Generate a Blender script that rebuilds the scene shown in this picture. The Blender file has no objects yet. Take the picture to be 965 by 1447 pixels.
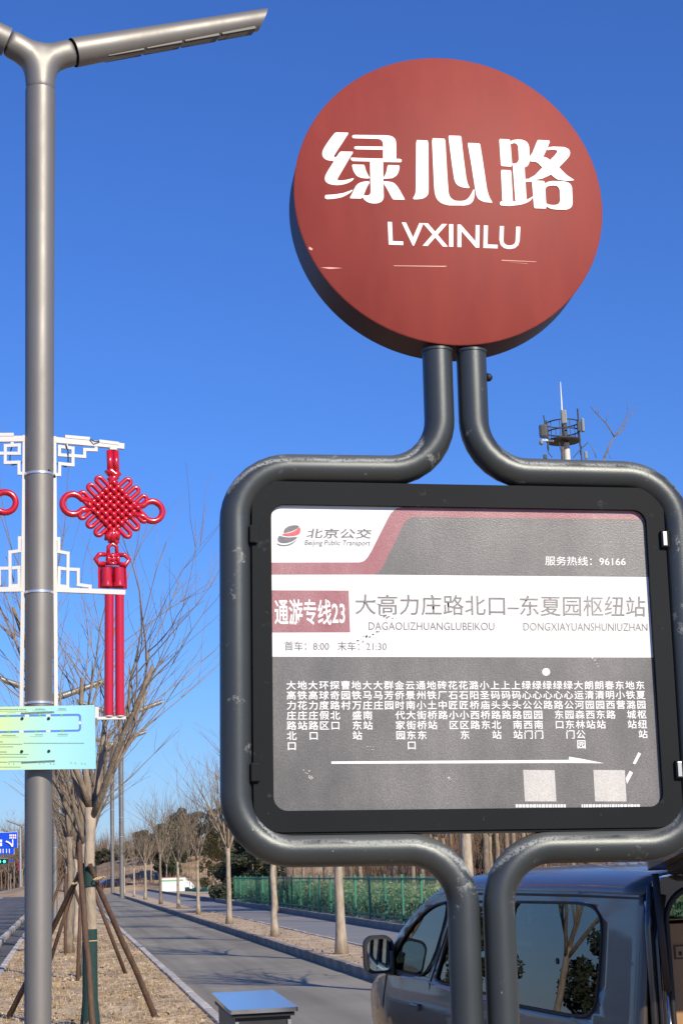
import bpy, bmesh, math, random
from math import sin, cos, pi, radians, sqrt
from mathutils import Vector, Matrix, noise

# ------------------------------------------------------------------ camera, sky, sun, exposure
S = bpy.context.scene
col = S.collection
FPX, PITCH, ROLL, EYE = 2302.3, 0.2143, -0.0377, 1.8
fw = Vector((0, cos(PITCH), sin(PITCH))); up0 = Vector((0, -sin(PITCH), cos(PITCH))); rt0 = Vector((1, 0, 0))
CR = cos(ROLL)*rt0 + sin(ROLL)*up0
CU = -sin(ROLL)*rt0 + cos(ROLL)*up0
CAM = Vector((0, 0, EYE))
cd = bpy.data.cameras.new('camera'); co = bpy.data.objects.new('camera', cd); col.objects.link(co)
M = Matrix((CR, CU, -fw)).transposed().to_4x4(); M.translation = CAM
co.matrix_world = M
cd.sensor_fit = 'VERTICAL'; cd.sensor_height = 36; cd.lens = FPX/1447*36
cd.clip_start = .05; cd.clip_end = 6000
S.camera = co

SUN_EL, SUN_AZ = radians(32), math.atan2(.56, -.83)      # azimuth clockwise from +Y
w = bpy.data.worlds.new("World"); S.world = w; w.use_nodes = True
nt = w.node_tree; nt.nodes.clear()
sky = nt.nodes.new('ShaderNodeTexSky'); sky.sky_type = 'NISHITA'; sky.sun_disc = False
sky.sun_elevation = SUN_EL; sky.sun_rotation = SUN_AZ
sky.air_density = 1.6; sky.dust_density = 0.0; sky.ozone_density = 10.0; sky.altitude = 1200
bg = nt.nodes.new('ShaderNodeBackground'); bg.inputs[1].default_value = 0.134
wo = nt.nodes.new('ShaderNodeOutputWorld')
cb = nt.nodes.new('ShaderNodeMix'); cb.data_type = 'RGBA'; cb.blend_type = 'MULTIPLY'; cb.inputs[0].default_value = 1
cb.inputs[7].default_value = (.50, .645, 1.0, 1)             # the phone's saturated rendering of the whole sky
nt.links.new(sky.outputs[0], cb.inputs[6]); nt.links.new(cb.outputs[2], bg.inputs[0]); nt.links.new(bg.outputs[0], wo.inputs[0])
sd = bpy.data.lights.new('sun', 'SUN'); sd.energy = 5.0; sd.angle = radians(.5); sd.color = (1, .885, .70)
so = bpy.data.objects.new('sun', sd); col.objects.link(so)
sdir = Vector((sin(SUN_AZ)*cos(SUN_EL), cos(SUN_AZ)*cos(SUN_EL), sin(SUN_EL)))
so.rotation_euler = (-sdir).to_track_quat('-Z', 'Y').to_euler()
S.view_settings.view_transform = 'Standard'; S.view_settings.look = 'None'
S.view_settings.exposure = 0.12; S.view_settings.gamma = 1
S.render.engine = 'CYCLES'
S.cycles.max_bounces = 6; S.cycles.transparent_max_bounces = 12

# ------------------------------------------------------------------ helpers
def ray(x, y):
    return fw + CR*((x-482.5)/FPX) - CU*((y-723.5)/FPX)
def at(x, y, Y):
    d = ray(x, y); return CAM + d*(Y/d.y)
def gz(x, y, z=0):
    d = ray(x, y); return CAM + d*((z-EYE)/d.z)
RA = Vector((-.172, .985, 0)); RB = Vector((.985, .172, 0))     # along the road, across it
def W(s, t, z=0.):
    v = RA*s + RB*t; return Vector((v.x, v.y, z))

def tag(o, label=None, cat=None, group=None, kind=None):
    if label: o['label'] = label
    if cat: o['category'] = cat
    if group: o['group'] = group
    if kind: o['kind'] = kind
    return o
WM = {}
def empty(name, mat, label, cat, group=None):
    o = bpy.data.objects.new(name, None); col.objects.link(o)
    if not isinstance(mat, Matrix): mat = Matrix.Translation(mat)
    o.matrix_basis = mat; o.empty_display_size = .1; WM[o.name] = mat.copy()
    return tag(o, label, cat, group)
def frame(origin, x, y, z):
    m = Matrix((x, y, z)).transposed().to_4x4(); m.translation = origin; return m
def rotz(loc, a):
    return Matrix.Translation(loc) @ Matrix.Rotation(a, 4, 'Z')

class MB:
    def __init__(s): s.v = []; s.f = []; s.mi = []
    def add(s, vs, fs, mi=0):
        b = len(s.v); s.v += [tuple(p) for p in vs]
        s.f += [tuple(b+i for i in f) for f in fs]; s.mi += [mi]*len(fs); return s
    def box(s, c, d, mi=0, m=None, bev=0):
        x, y, z = d[0]/2, d[1]/2, d[2]/2
        if bev:
            b = bev; P = []
            for sz in (-1, 1):
                for (ax, ay) in ((-1, -1), (1, -1), (1, 1), (-1, 1)):
                    pass
            bm = bmesh.new(); bmesh.ops.create_cube(bm, size=1)
            for q in bm.verts: q.co = Vector((q.co.x*d[0], q.co.y*d[1], q.co.z*d[2]))
            bmesh.ops.bevel(bm, geom=bm.edges[:], offset=bev, segments=2, affect='EDGES', profile=.6)
            bm.verts.index_update()
            P = [q.co.copy() for q in bm.verts]; F = [[q.index for q in f.verts] for f in bm.faces]; bm.free()
        else:
            P = [Vector((sx*x, sy*y, sz*z)) for sx in (-1, 1) for sy in (-1, 1) for sz in (-1, 1)]
            F = [(0, 1, 3, 2), (4, 6, 7, 5), (0, 4, 5, 1), (2, 3, 7, 6), (0, 2, 6, 4), (1, 5, 7, 3)]
        c = Vector(c)
        if m is not None: P = [m @ p for p in P]
        return s.add([p+c for p in P], F, mi)
    def bar(s, a, b, wx, wz, mi=0):            # square bar between two points
        a, b = Vector(a), Vector(b); d = (b-a).normalized()
        r = Vector((0, 0, 1)) if abs(d.z) < .9 else Vector((0, 1, 0))
        x = d.cross(r).normalized(); z = x.cross(d)
        P = [q + x*sx*wx/2 + z*sz*wz/2 for q in (a, b) for (sx, sz) in ((-1, -1), (1, -1), (1, 1), (-1, 1))]
        return s.add(P, [(3, 2, 1, 0), (4, 5, 6, 7), (0, 1, 5, 4), (1, 2, 6, 5), (2, 3, 7, 6), (3, 0, 4, 7)], mi)
    def tube(s, pts, rad, n=8, cap=True, closed=False, mi=0):
        pts = [Vector(p) for p in pts]; N = len(pts)
        if not hasattr(rad, '__len__'): rad = [rad]*N
        T = []
        for i in range(N):
            if closed: t = pts[(i+1) % N]-pts[i-1]
            else: t = pts[min(i+1, N-1)]-pts[max(i-1, 0)]
            T.append(t.normalized() if t.length > 1e-9 else Vector((0, 0, 1)))
        r = Vector((0, 0, 1)) if abs(T[0].z) < .85 else Vector((1, 0, 0))
        nx = T[0].cross(r).normalized(); V = []
        for i in range(N):
            nx = (nx - T[i]*nx.dot(T[i]))
            nx = nx.normalized() if nx.length > 1e-9 else T[i].orthogonal().normalized()
            ny = T[i].cross(nx)
            for k in range(n):
                a = 2*pi*k/n; V.append(pts[i] + (nx*cos(a)+ny*sin(a))*rad[i])
        F = []
        for i in range(N if closed else N-1):
            j = (i+1) % N
            for k in range(n):
                l = (k+1) % n; F.append((i*n+k, i*n+l, j*n+l, j*n+k))
        if cap and not closed:
            F.append(tuple(range(n-1, -1, -1))); F.append(tuple((N-1)*n+k for k in range(n)))
        return s.add(V, F, mi)
    def lathe(s, prof, c=(0, 0, 0), n=24, axis='Z', mi=0):
        c = Vector(c); V = []
        for (r, h) in prof:
            for k in range(n):
                a = 2*pi*k/n
                if axis == 'Z': p = Vector((r*cos(a), r*sin(a), h))
                elif axis == 'Y': p = Vector((r*cos(a), h, r*sin(a)))
                else: p = Vector((h, r*cos(a), r*sin(a)))
                V.append(c+p)
        F = [(i*n+k, i*n+(k+1) % n, (i+1)*n+(k+1) % n, (i+1)*n+k) for i in range(len(prof)-1) for k in range(n)]
        F.append(tuple(range(n-1, -1, -1))); F.append(tuple((len(prof)-1)*n+k for k in range(n)))
        return s.add(V, F, mi)
    def build(s, name, mats, parent=None, m=None, smooth=False, kind=None, label=None):
        me = bpy.data.meshes.new(name); me.from_pydata(s.v, [], s.f)
        for q in (mats if isinstance(mats, (list, tuple)) else [mats]): me.materials.append(q)
        if any(s.mi): me.polygons.foreach_set('material_index', s.mi)
        me.update()
        if smooth:
            bm = bmesh.new(); bm.from_mesh(me); bmesh.ops.recalc_face_normals(bm, faces=bm.faces[:]); bm.to_mesh(me); bm.free()
            me.polygons.foreach_set('use_smooth', [True]*len(me.polygons))
            if smooth is not True: me.set_sharp_from_angle(angle=radians(smooth))
        return link(me, name, parent, m, kind, label)
def link(me, name, parent=None, m=None, kind=None, label=None):
    o = bpy.data.objects.new(name, me); col.objects.link(o)
    m = m if m is not None else Matrix.Identity(4)
    if parent is not None:
        o.parent = parent; o.matrix_basis = m
        WM[o.name] = WM[parent.name] @ m
    else:
        o.matrix_basis = m; WM[o.name] = m.copy()
    if kind: o['kind'] = kind
    if label: o['label'] = label
    return o
def kids(o): return [c for c in bpy.data.objects if c.parent == o]
def copy_tree(o, m, label=None, parent=None, ch=None):
    c = o.copy(); col.objects.link(c)
    if parent is None: c.matrix_basis = m
    c.parent = parent
    WM[c.name] = m if parent is None else WM[parent.name] @ c.matrix_basis
    if label: c['label'] = label
    for k in (ch[o.name] if ch and o.name in ch else kids(o)):
        copy_tree(k, None, None, c, ch)
    return c

# --- flat shapes: filled 2D curve -> mesh (outline lists, first outer then holes)
def fill2d(loops, extrude=0.0):
    cu = bpy.data.curves.new('tmp', 'CURVE'); cu.dimensions = '2D'; cu.fill_mode = 'BOTH'; cu.extrude = extrude
    for lp in loops:
        sp = cu.splines.new('POLY'); sp.points.add(len(lp)-1); sp.use_cyclic_u = True
        for i, p in enumerate(lp): sp.points[i].co = (p[0], p[1], 0, 1)
    o = bpy.data.objects.new('tmp', cu); col.objects.link(o)
    dg = bpy.context.evaluated_depsgraph_get()
    me = bpy.data.meshes.new_from_object(o.evaluated_get(dg)); bpy.data.objects.remove(o); bpy.data.curves.remove(cu)
    return me
def mesh2d(loops, y0, y1, f=None):            # plane x-z extruded y0..y1 (y0 nearer the viewer)
    me = fill2d(loops, abs(y1-y0)/2)
    for v in me.vertices:
        x, z, e = v.co; p = Vector((x, (y0+y1)/2-e, z)); v.co = f(p) if f else p
    return me
def chaikin(p, it=2):
    for _ in range(it):
        q = []
        for i in range(len(p)):
            a, b = p[i], p[(i+1) % len(p)]
            d = sqrt((a[0]-b[0])**2+(a[1]-b[1])**2)
            k = .25 if d < 60 else .06
            q += [(a[0]*(1-k)+b[0]*k, a[1]*(1-k)+b[1]*k), (a[0]*k+b[0]*(1-k), a[1]*k+b[1]*(1-k))]
        p = q
    return p
def rrect(x0, x1, z0, z1, r, n=8):
    P = []
    for (cx, cz, a0) in ((x1-r, z1-r, 0), (x0+r, z1-r, 90), (x0+r, z0+r, 180), (x1-r, z0+r, 270)):
        for k in range(n+1):
            a = radians(a0+90*k/n); P.append((cx+r*cos(a), cz+r*sin(a)))
    return P
def text_me(s, line=1.0, bold=0.0, shear=0.0):
    cu = bpy.data.curves.new('tmp', 'FONT'); cu.body = s; cu.size = 1; cu.space_line = line; cu.offset = bold; cu.shear = shear
    cu.resolution_u = 3
    o = bpy.data.objects.new('tmp', cu); col.objects.link(o)
    dg = bpy.context.evaluated_depsgraph_get()
    me = bpy.data.meshes.new_from_object(o.evaluated_get(dg)); bpy.data.objects.remove(o); bpy.data.curves.remove(cu)
    return me
def plane_uv(m):                                # pixel -> local (x, z) on the x-z plane of frame m
    o = m.translation; x = m.col[0].xyz; y = m.col[1].xyz; z = m.col[2].xyz
    def f(px, py):
        d = ray(px, py); t = (o-CAM).dot(y)/d.dot(y); q = CAM+d*t-o
        return (q.dot(x), q.dot(z))
    return f

# ------------------------------------------------------------------ materials
def mat(name, c, rough=.6, metal=0, c2=None, ns=5., detail=6, bump=0., bs=None, spec=None, coat=0, coatr=.1, r2=None, ramp=(.35, .65), stretch=None, rnd=0, emit=None, transl=0):
    m = bpy.data.materials.new(name); m.use_nodes = True; n = m.node_tree.nodes; L = m.node_tree.links
    b = n['Principled BSDF']; b.inputs['Base Color'].default_value = (*c, 1); b.inputs['Roughness'].default_value = rough
    b.inputs['Metallic'].default_value = metal
    if spec is not None: b.inputs['Specular IOR Level'].default_value = spec
    if coat: b.inputs['Coat Weight'].default_value = coat; b.inputs['Coat Roughness'].default_value = coatr
    if emit: b.inputs['Emission Color'].default_value = (*emit[0], 1); b.inputs['Emission Strength'].default_value = emit[1]
    tc = n.new('ShaderNodeTexCoord'); vec = tc.outputs['Object']
    if stretch:
        mp = n.new('ShaderNodeMapping'); mp.inputs['Scale'].default_value = stretch; L.new(vec, mp.inputs[0]); vec = mp.outputs[0]
    src = None
    if c2 is not None:
        t = n.new('ShaderNodeTexNoise'); t.inputs['Scale'].default_value = ns; t.inputs['Detail'].default_value = detail
        t.inputs['Roughness'].default_value = .62
        L.new(vec, t.inputs['Vector'])
        r = n.new('ShaderNodeMapRange'); r.inputs[1].default_value, r.inputs[2].default_value = ramp; L.new(t.outputs[0], r.inputs[0])
        mx = n.new('ShaderNodeMix'); mx.data_type = 'RGBA'; mx.inputs[6].default_value = (*c, 1); mx.inputs[7].default_value = (*c2, 1)
        L.new(r.outputs[0], mx.inputs[0]); src = mx.outputs[2]
        if r2 is not None:
            q = n.new('ShaderNodeMapRange'); q.inputs[3].default_value = rough; q.inputs[4].default_value = r2
            L.new(r.outputs[0], q.inputs[0]); L.new(q.outputs[0], b.inputs['Roughness'])
    if rnd:
        oi = n.new('ShaderNodeObjectInfo'); hv = n.new('ShaderNodeHueSaturation')
        q = n.new('ShaderNodeMapRange'); q.inputs[3].default_value = 1-rnd; q.inputs[4].default_value = 1+rnd
        L.new(oi.outputs['Random'], q.inputs[0]); L.new(q.outputs[0], hv.inputs['Value'])
        if src: L.new(src, hv.inputs['Color'])
        else: hv.inputs['Color'].default_value = (*c, 1)
        src = hv.outputs[0]
    if src: L.new(src, b.inputs['Base Color'])
    if bump:
        t = n.new('ShaderNodeTexNoise'); t.inputs['Scale'].default_value = bs or ns*4; t.inputs['Detail'].default_value = 5
        L.new(vec, t.inputs['Vector'])
        bp = n.new('ShaderNodeBump'); bp.inputs['Strength'].default_value = min(1, bump*10); bp.inputs['Distance'].default_value = bump*.1
        L.new(t.outputs[0], bp.inputs['Height']); L.new(bp.outputs[0], b.inputs['Normal'])
        if coat: L.new(bp.outputs[0], b.inputs['Coat Normal'])
    return m
def worn(name, base, wear, rough=.38, metal=.5, dust=1.0, grain=.5, spec=None):
    """painted steel: faded film on faces that look up, ragged chalky edge below it, a few scuffs"""
    m = mat(name, base, rough, metal); n = m.node_tree.nodes; L = m.node_tree.links; b = n['Principled BSDF']
    def N(scale, detail, ro=.6, stretch=None):
        t = n.new('ShaderNodeTexNoise'); t.inputs['Scale'].default_value = scale; t.inputs['Detail'].default_value = detail; t.inputs['Roughness'].default_value = ro
        L.new(tc.outputs['Object'], t.inputs[0]); return t.outputs[0]
    def MA(op, x, y, z=None):
        q = n.new('ShaderNodeMath'); q.operation = op
        for i, v in enumerate((x, y, z)):
            if v is None: continue
            if isinstance(v, (int, float)): q.inputs[i].default_value = v
            else: L.new(v, q.inputs[i])
        return q.outputs[0]
    def RG(x, a, c, o0=0., o1=1.):
        r = n.new('ShaderNodeMapRange'); r.inputs[1].default_value = a; r.inputs[2].default_value = c; r.inputs[3].default_value = o0; r.inputs[4].default_value = o1
        L.new(x, r.inputs[0]); return r.outputs[0]
    def MX(f, A, B):
        x = n.new('ShaderNodeMix'); x.data_type = 'RGBA'; L.new(f, x.inputs[0])
        for i, v in ((6, A), (7, B)):
            if isinstance(v, tuple): x.inputs[i].default_value = (*v, 1)
            else: L.new(v, x.inputs[i])
        return x.outputs[2]
    tc = n.new('ShaderNodeTexCoord'); ge = n.new('ShaderNodeNewGeometry'); sx = n.new('ShaderNodeSeparateXYZ'); L.new(ge.outputs['Normal'], sx.inputs[0])
    big, mid, fine = N(3.2, 3), N(16, 8, .7), N(170, 3)
    k = MA('MULTIPLY_ADD', mid, .55, sx.outputs[2]); k = MA('MULTIPLY_ADD', big, .5, k)      # ~ nz + .52
    film = RG(k, 1.02, 1.12)
    edge = MA('MULTIPLY', RG(k, .88, .98), RG(k, 1.20, 1.06)); edge = MA('MULTIPLY', edge, RG(fine, .34, .5)); edge = MA('MULTIPLY', edge, RG(big, .36, .52))
    scuff = MA('MULTIPLY', RG(mid, .62, .68), RG(fine, .36, .5)); spot = RG(N(55, 2), .74, .78)
    c0 = MX(big, tuple(x*.8 for x in base), tuple(x*1.3 for x in base))
    c1 = MX(MA('MULTIPLY', film, .75*dust), c0, tuple(x*.42 for x in wear))
    allw = MA('MAXIMUM', MA('MULTIPLY', edge, 1.0*dust), MA('MULTIPLY', MA('MAXIMUM', scuff, spot), .6))
    c2 = MX(allw, c1, wear); L.new(c2, b.inputs['Base Color'])
    w_ = MA('MAXIMUM', allw, MA('MULTIPLY', film, .5*dust))
    L.new(RG(w_, 0, 1, rough, .7), b.inputs['Roughness']); L.new(RG(w_, 0, 1, metal, .05), b.inputs['Metallic'])
    f = N(650, 2); h = MA('MULTIPLY_ADD', allw, 1.5, f)
    bp = n.new('ShaderNodeBump'); bp.inputs['Strength'].default_value = grain; bp.inputs['Distance'].default_value = .0006
    L.new(h, bp.inputs['Height']); L.new(bp.outputs[0], b.inputs['Normal'])
    if spec is not None: b.inputs['Specular IOR Level'].default_value = spec
    return m
def glass_mat(name, tint, rough=.0, ior=1.6):
    m = bpy.data.materials.new(name); m.use_nodes = True; n = m.node_tree.nodes; L = m.node_tree.links; n.clear()
    o = n.new('ShaderNodeOutputMaterial'); t = n.new('ShaderNodeBsdfTransparent'); t.inputs[0].default_value = (*tint, 1)
    g = n.new('ShaderNodeBsdfGlossy'); g.inputs['Roughness'].default_value = rough
    f = n.new('ShaderNodeFresnel'); f.inputs[0].default_value = ior
    ge = n.new('ShaderNodeNewGeometry'); q = n.new('ShaderNodeMapRange'); q.inputs[3].default_value = ior; q.inputs[4].default_value = 1/ior
    L.new(ge.outputs['Backfacing'], q.inputs[0]); L.new(q.outputs[0], f.inputs[0])
    mx = n.new('ShaderNodeMixShader'); L.new(f.outputs[0], mx.inputs[0]); L.new(t.outputs[0], mx.inputs[1]); L.new(g.outputs[0], mx.inputs[2]); L.new(mx.outputs[0], o.inputs[0])
    return m

def printed(name, c, fade=.12):
    """matt print under a dusty, finely textured anti-glare film"""
    m = mat(name, c, .55, 0); n = m.node_tree.nodes; L = m.node_tree.links; b = n['Principled BSDF']
    tc = n.new('ShaderNodeTexCoord')
    a = n.new('ShaderNodeTexNoise'); a.inputs['Scale'].default_value = 330; a.inputs['Detail'].default_value = 3; L.new(tc.outputs['Object'], a.inputs[0])
    mpn = n.new('ShaderNodeMapping'); mpn.inputs['Scale'].default_value = (1, 1, .45); L.new(tc.outputs['Object'], mpn.inputs[0])
    d = n.new('ShaderNodeTexNoise'); d.inputs['Scale'].default_value = 5; d.inputs['Detail'].default_value = 9; d.inputs['Roughness'].default_value = .62; L.new(mpn.outputs[0], d.inputs[0])
    r = n.new('ShaderNodeMapRange'); r.inputs[1].default_value = .35; r.inputs[2].default_value = .7; r.inputs[3].default_value = fade*.25; r.inputs[4].default_value = fade*1.2; L.new(d.outputs[0], r.inputs[0])
    r3 = n.new('ShaderNodeMapRange'); r3.inputs[1].default_value = .35; r3.inputs[2].default_value = .7; r3.inputs[3].default_value = .6; r3.inputs[4].default_value = 1.6; L.new(a.outputs[0], r3.inputs[0])
    mu = n.new('ShaderNodeMath'); mu.operation = 'MULTIPLY'; L.new(r.outputs[0], mu.inputs[0]); L.new(r3.outputs[0], mu.inputs[1])
    mx = n.new('ShaderNodeMix'); mx.data_type = 'RGBA'; mx.inputs[6].default_value = (*c, 1); mx.inputs[7].default_value = (.75, .72, .66, 1)
    L.new(mu.outputs[0], mx.inputs[0]); L.new(mx.outputs[2], b.inputs['Base Color'])
    bp = n.new('ShaderNodeBump'); bp.inputs['Strength'].default_value = .4; bp.inputs['Distance'].default_value = .001
    L.new(a.outputs[0], bp.inputs['Height']); L.new(bp.outputs[0], b.inputs['Normal'])
    b.inputs['Specular IOR Level'].default_value = .8; b.inputs['Roughness'].default_value = .32
    return m

PIPE = worn('pipe paint', (.062, .07, .072), (.30, .32, .31), rough=.36, metal=.5)
FRAME = worn('board frame paint', (.011, .013, .015), (.06, .065, .065), rough=.6, metal=.0, dust=.3, spec=.12)
RIM = mat('board rim metal', (.42, .43, .43), .35, .8)
BLACK = mat('black rubber', (.012, .012, .013), .6)
DISC = mat('sign disc red paint', (.225, .031, .024), .55, 0, c2=(.285, .046, .035), ns=2.6, detail=12, stretch=(3.2, 1, 1), ramp=(.3, .72), bump=.012, bs=420, spec=.26, r2=.62)
DISCR = mat('sign disc rim paint', (.05, .016, .018), .5, 0, spec=.3)
WHITE = mat('white lettering', (.86, .86, .85), .45)
SCR = mat('pale scratch', (.75, .38, .30), .7)
P_WHITE = printed('print white', (.80, .80, .79), .1)
P_GREY = printed('print grey', (.078, .074, .069), .15)
P_RED = printed('print faded red', (.27, .05, .065), .2)
P_TXT = printed('print grey letters', (.12, .115, .11), .22)
P_LOGO = printed('print logo grey', (.10, .10, .11), .1)
P_LRED = printed('print logo red', (.60, .05, .06), .1)
LAMP = mat('lamp grey metallic paint', (.25, .24, .222), .46, .5, c2=(.205, .197, .182), ns=2.4, detail=12, stretch=(1, 1, .4), bump=.01, bs=500, r2=.58)
LAMPD = mat('lamp module dark', (.06, .06, .058), .5, .3)
LENS = mat('lamp module lens', (.12, .115, .10), .3, .1)
WIRON = mat('white painted iron', (.58, .58, .56), .5)
KRED = mat('glossy red plastic', (.50, .005, .022), .25, 0, coat=.6, coatr=.12, bump=.006, bs=30)
CABLE = mat('black cable', (.02, .02, .025), .6)
BARK = mat('grey brown bark', (.27, .215, .155), .85, 0, c2=(.15, .115, .082), ns=14, bump=.12, bs=60, stretch=(1, 1, .35), rnd=.18)
BARKP = mat('pale bark', (.46, .385, .29), .85, 0, c2=(.28, .225, .165), ns=12, bump=.1, bs=50, stretch=(1, 1, .35), rnd=.12)
TWIG = mat('twig bark', (.30, .235, .165), .85, 0, c2=(.18, .14, .10), ns=4, rnd=.2)
def cracked(m, dark, scale, streak):
    n = m.node_tree.nodes; L = m.node_tree.links; b = n['Principled BSDF']; src = b.inputs['Base Color'].links[0].from_socket
    tc = n.new('ShaderNodeTexCoord'); mp = n.new('ShaderNodeMapping'); mp.inputs['Rotation'].default_value = (0, 0, -.172); L.new(tc.outputs['Object'], mp.inputs[0])
    w_ = n.new('ShaderNodeTexNoise'); w_.inputs['Scale'].default_value = 1.2; L.new(mp.outputs[0], w_.inputs[0])
    ad = n.new('ShaderNodeVectorMath'); ad.operation = 'MULTIPLY_ADD'; ad.inputs[1].default_value = (1.2, 1.2, 0); L.new(w_.outputs[1], ad.inputs[0]); L.new(mp.outputs[0], ad.inputs[2])
    v = n.new('ShaderNodeTexVoronoi'); v.feature = 'DISTANCE_TO_EDGE'; v.inputs['Scale'].default_value = scale; L.new(ad.outputs[0], v.inputs['Vector'])
    r = n.new('ShaderNodeMapRange'); r.inputs[1].default_value = 0; r.inputs[2].default_value = .006; r.inputs[3].default_value = 1; r.inputs[4].default_value = 0; L.new(v.outputs['Distance'], r.inputs[0])
    g = n.new('ShaderNodeTexNoise'); g.inputs['Scale'].default_value = .22; L.new(tc.outputs['Object'], g.inputs[0])
    gr = n.new('ShaderNodeMapRange'); gr.inputs[1].default_value = .5; gr.inputs[2].default_value = .6; L.new(g.outputs[0], gr.inputs[0])
    mu = n.new('ShaderNodeMath'); mu.operation = 'MULTIPLY'; L.new(r.outputs[0], mu.inputs[0]); L.new(gr.outputs[0], mu.inputs[1])
    m2 = n.new('ShaderNodeMapping'); m2.inputs['Scale'].default_value = (2.2, .06, 1); L.new(mp.outputs[0], m2.inputs[0])
    st = n.new('ShaderNodeTexNoise'); st.inputs['Scale'].default_value = 1; st.inputs['Detail'].default_value = 5; L.new(m2.outputs[0], st.inputs[0])
    sr = n.new('ShaderNodeMapRange'); sr.inputs[1].default_value = .35; sr.inputs[2].default_value = .65; sr.inputs[3].default_value = 1-streak; sr.inputs[4].default_value = 1+streak; L.new(st.outputs[0], sr.inputs[0])
    hv = n.new('ShaderNodeHueSaturation'); L.new(src, hv.inputs['Color']); L.new(sr.outputs[0], hv.inputs['Value'])
    mx = n.new('ShaderNodeMix'); mx.data_type = 'RGBA'; mx.inputs[7].default_value = (*dark, 1); L.new(hv.outputs[0], mx.inputs[6]); L.new(mu.outputs[0], mx.inputs[0]); L.new(mx.outputs[2], b.inputs['Base Color'])
STAKE = mat('brown stake wood', (.13, .072, .042), .8, 0, c2=(.07, .04, .026), ns=18, bump=.1, stretch=(1, 1, .2))
WRAP = mat('green trunk wrap', (.012, .052, .045), .8, 0, c2=(.008, .033, .03), ns=40, bump=.06, bs=200)
ROPE = mat('tie rope', (.45, .36, .20), .9)
ASPH = mat('asphalt', (.20, .185, .145), .85, 0, c2=(.25, .23, .182), ns=.35, detail=9, bump=.05, bs=140)
ASPH2 = mat('dark asphalt', (.085, .083, .08), .85, 0, c2=(.11, .106, .10), ns=.3, detail=8, bump=.05, bs=90)
cracked(ASPH, (.06, .055, .05), .16, .16); cracked(ASPH2, (.04, .04, .04), .2, .14)
KERB = mat('concrete kerb', (.56, .52, .46), .9, 0, c2=(.36, .33, .29), ns=4, bump=.08, bs=60, rnd=.16)
KERBD = mat('grey weathered kerb', (.27, .25, .22), .9, 0, c2=(.15, .14, .125), ns=3, bump=.08, bs=60, rnd=.2)  # kerb concrete in a darker tone, shade of the right kerb put into colour
KERBB = mat('blue grey granite kerb', (.22, .215, .205), .85, 0, c2=(.155, .16, .165), ns=5, bump=.05, rnd=.1)
EARTH = mat('dry grass and soil', (.64, .49, .30), .95, 0, c2=(.34, .245, .145), ns=2.6, detail=12, bump=.6, bs=16, ramp=(.38, .6))
EARTH2 = mat('pale dry soil', (.58, .45, .30), .95, 0, c2=(.36, .27, .175), ns=1.3, detail=9, bump=.2, bs=20)
FIELD = mat('winter field', (.42, .30, .18), .95, 0, c2=(.15, .10, .058), ns=.12, detail=9)
HILLM = mat('dry grass hill', (.46, .33, .20), .95, 0, c2=(.20, .135, .08), ns=.16, detail=9, stretch=(1, 1, 3))
STRAW = mat('straw blades', (.78, .62, .38), .9, 0, c2=(.48, .34, .19), ns=3, rnd=0)
LEAFB = mat('dead leaves', (.24, .14, .07), .85, 0, c2=(.40, .26, .13), ns=9)
PINE = mat('pine needles', (.055, .062, .03), .8, 0, c2=(.022, .032, .017), ns=1.1, detail=4, rnd=.3)
PINEO = mat('olive conifer needles', (.125, .105, .045), .8, 0, c2=(.05, .05, .022), ns=1.5, detail=4, rnd=.2)
HEDGE = mat('evergreen hedge leaves', (.07, .10, .035), .7, 0, c2=(.30, .25, .13), ns=5, detail=6, ramp=(.45, .62))
FGREEN = mat('green fence paint', (.035, .20, .12), .6)
BRUSH = mat('reddish brush twigs', (.19, .12, .075), .9, 0, c2=(.10, .065, .042), ns=.6)
VBODY = mat('dark blue grey car paint', (.060, .050, .042), .4, .0, coat=.55, coatr=.04, bump=.0)
VDARK = mat('van interior trim', (.018, .018, .019), .55)
VJAMB = mat('van door jamb paint', (.035, .035, .04), .2, .4, coat=1, coatr=.05)
VGLASS = glass_mat('tinted side glass', (.10, .12, .13), 0, 1.7)
VCLEAR = glass_mat('clear glass', (.62, .72, .68), 0, 1.45)
MIRR = mat('mirror glass', (.62, .74, .76), .02, 1)
CHROME = mat('chrome', (.75, .75, .76), .12, 1)
CARD = mat('brown cardboard', (.36, .205, .10), .8, 0, c2=(.31, .175, .085), ns=6, bump=.03)
CARD2 = mat('light cardboard', (.56, .37, .19), .8, 0, c2=(.48, .31, .16), ns=6, bump=.03)
TAPE = mat('packing tape', (.42, .36, .27), .25)
CABM = mat('cabinet dark paint', (.045, .046, .048), .45, .3)
LIDM = mat('brushed steel lid', (.60, .64, .68), .17, .95, c2=(.38, .40, .42), ns=7, ramp=(.62, .8), r2=.35, stretch=(1, .3, 1))
SBLUE = mat('road sign blue', (.004, .07, .66), .4)
BOARDW = mat('white board', (.8, .8, .78), .6)
TAILR = mat('tail lamp red', (.5, .01, .01), .2)
CARB = mat('black car paint', (.012, .016, .03), .2, .3, coat=1, coatr=.03)
CGLASS = mat('dark car glass', (.01, .012, .015), .03, 0, spec=1)
GLED = mat('green traffic light', (.02, .5, .35), .4, emit=((.05, 1, .6), 2.5))
GALV = mat('galvanised steel', (.42, .43, .44), .4, .7)
ANT = mat('antenna grey', (.05, .055, .055), .6)
MASTW = mat('mast pale paint', (.66, .64, .56), .6)

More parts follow.
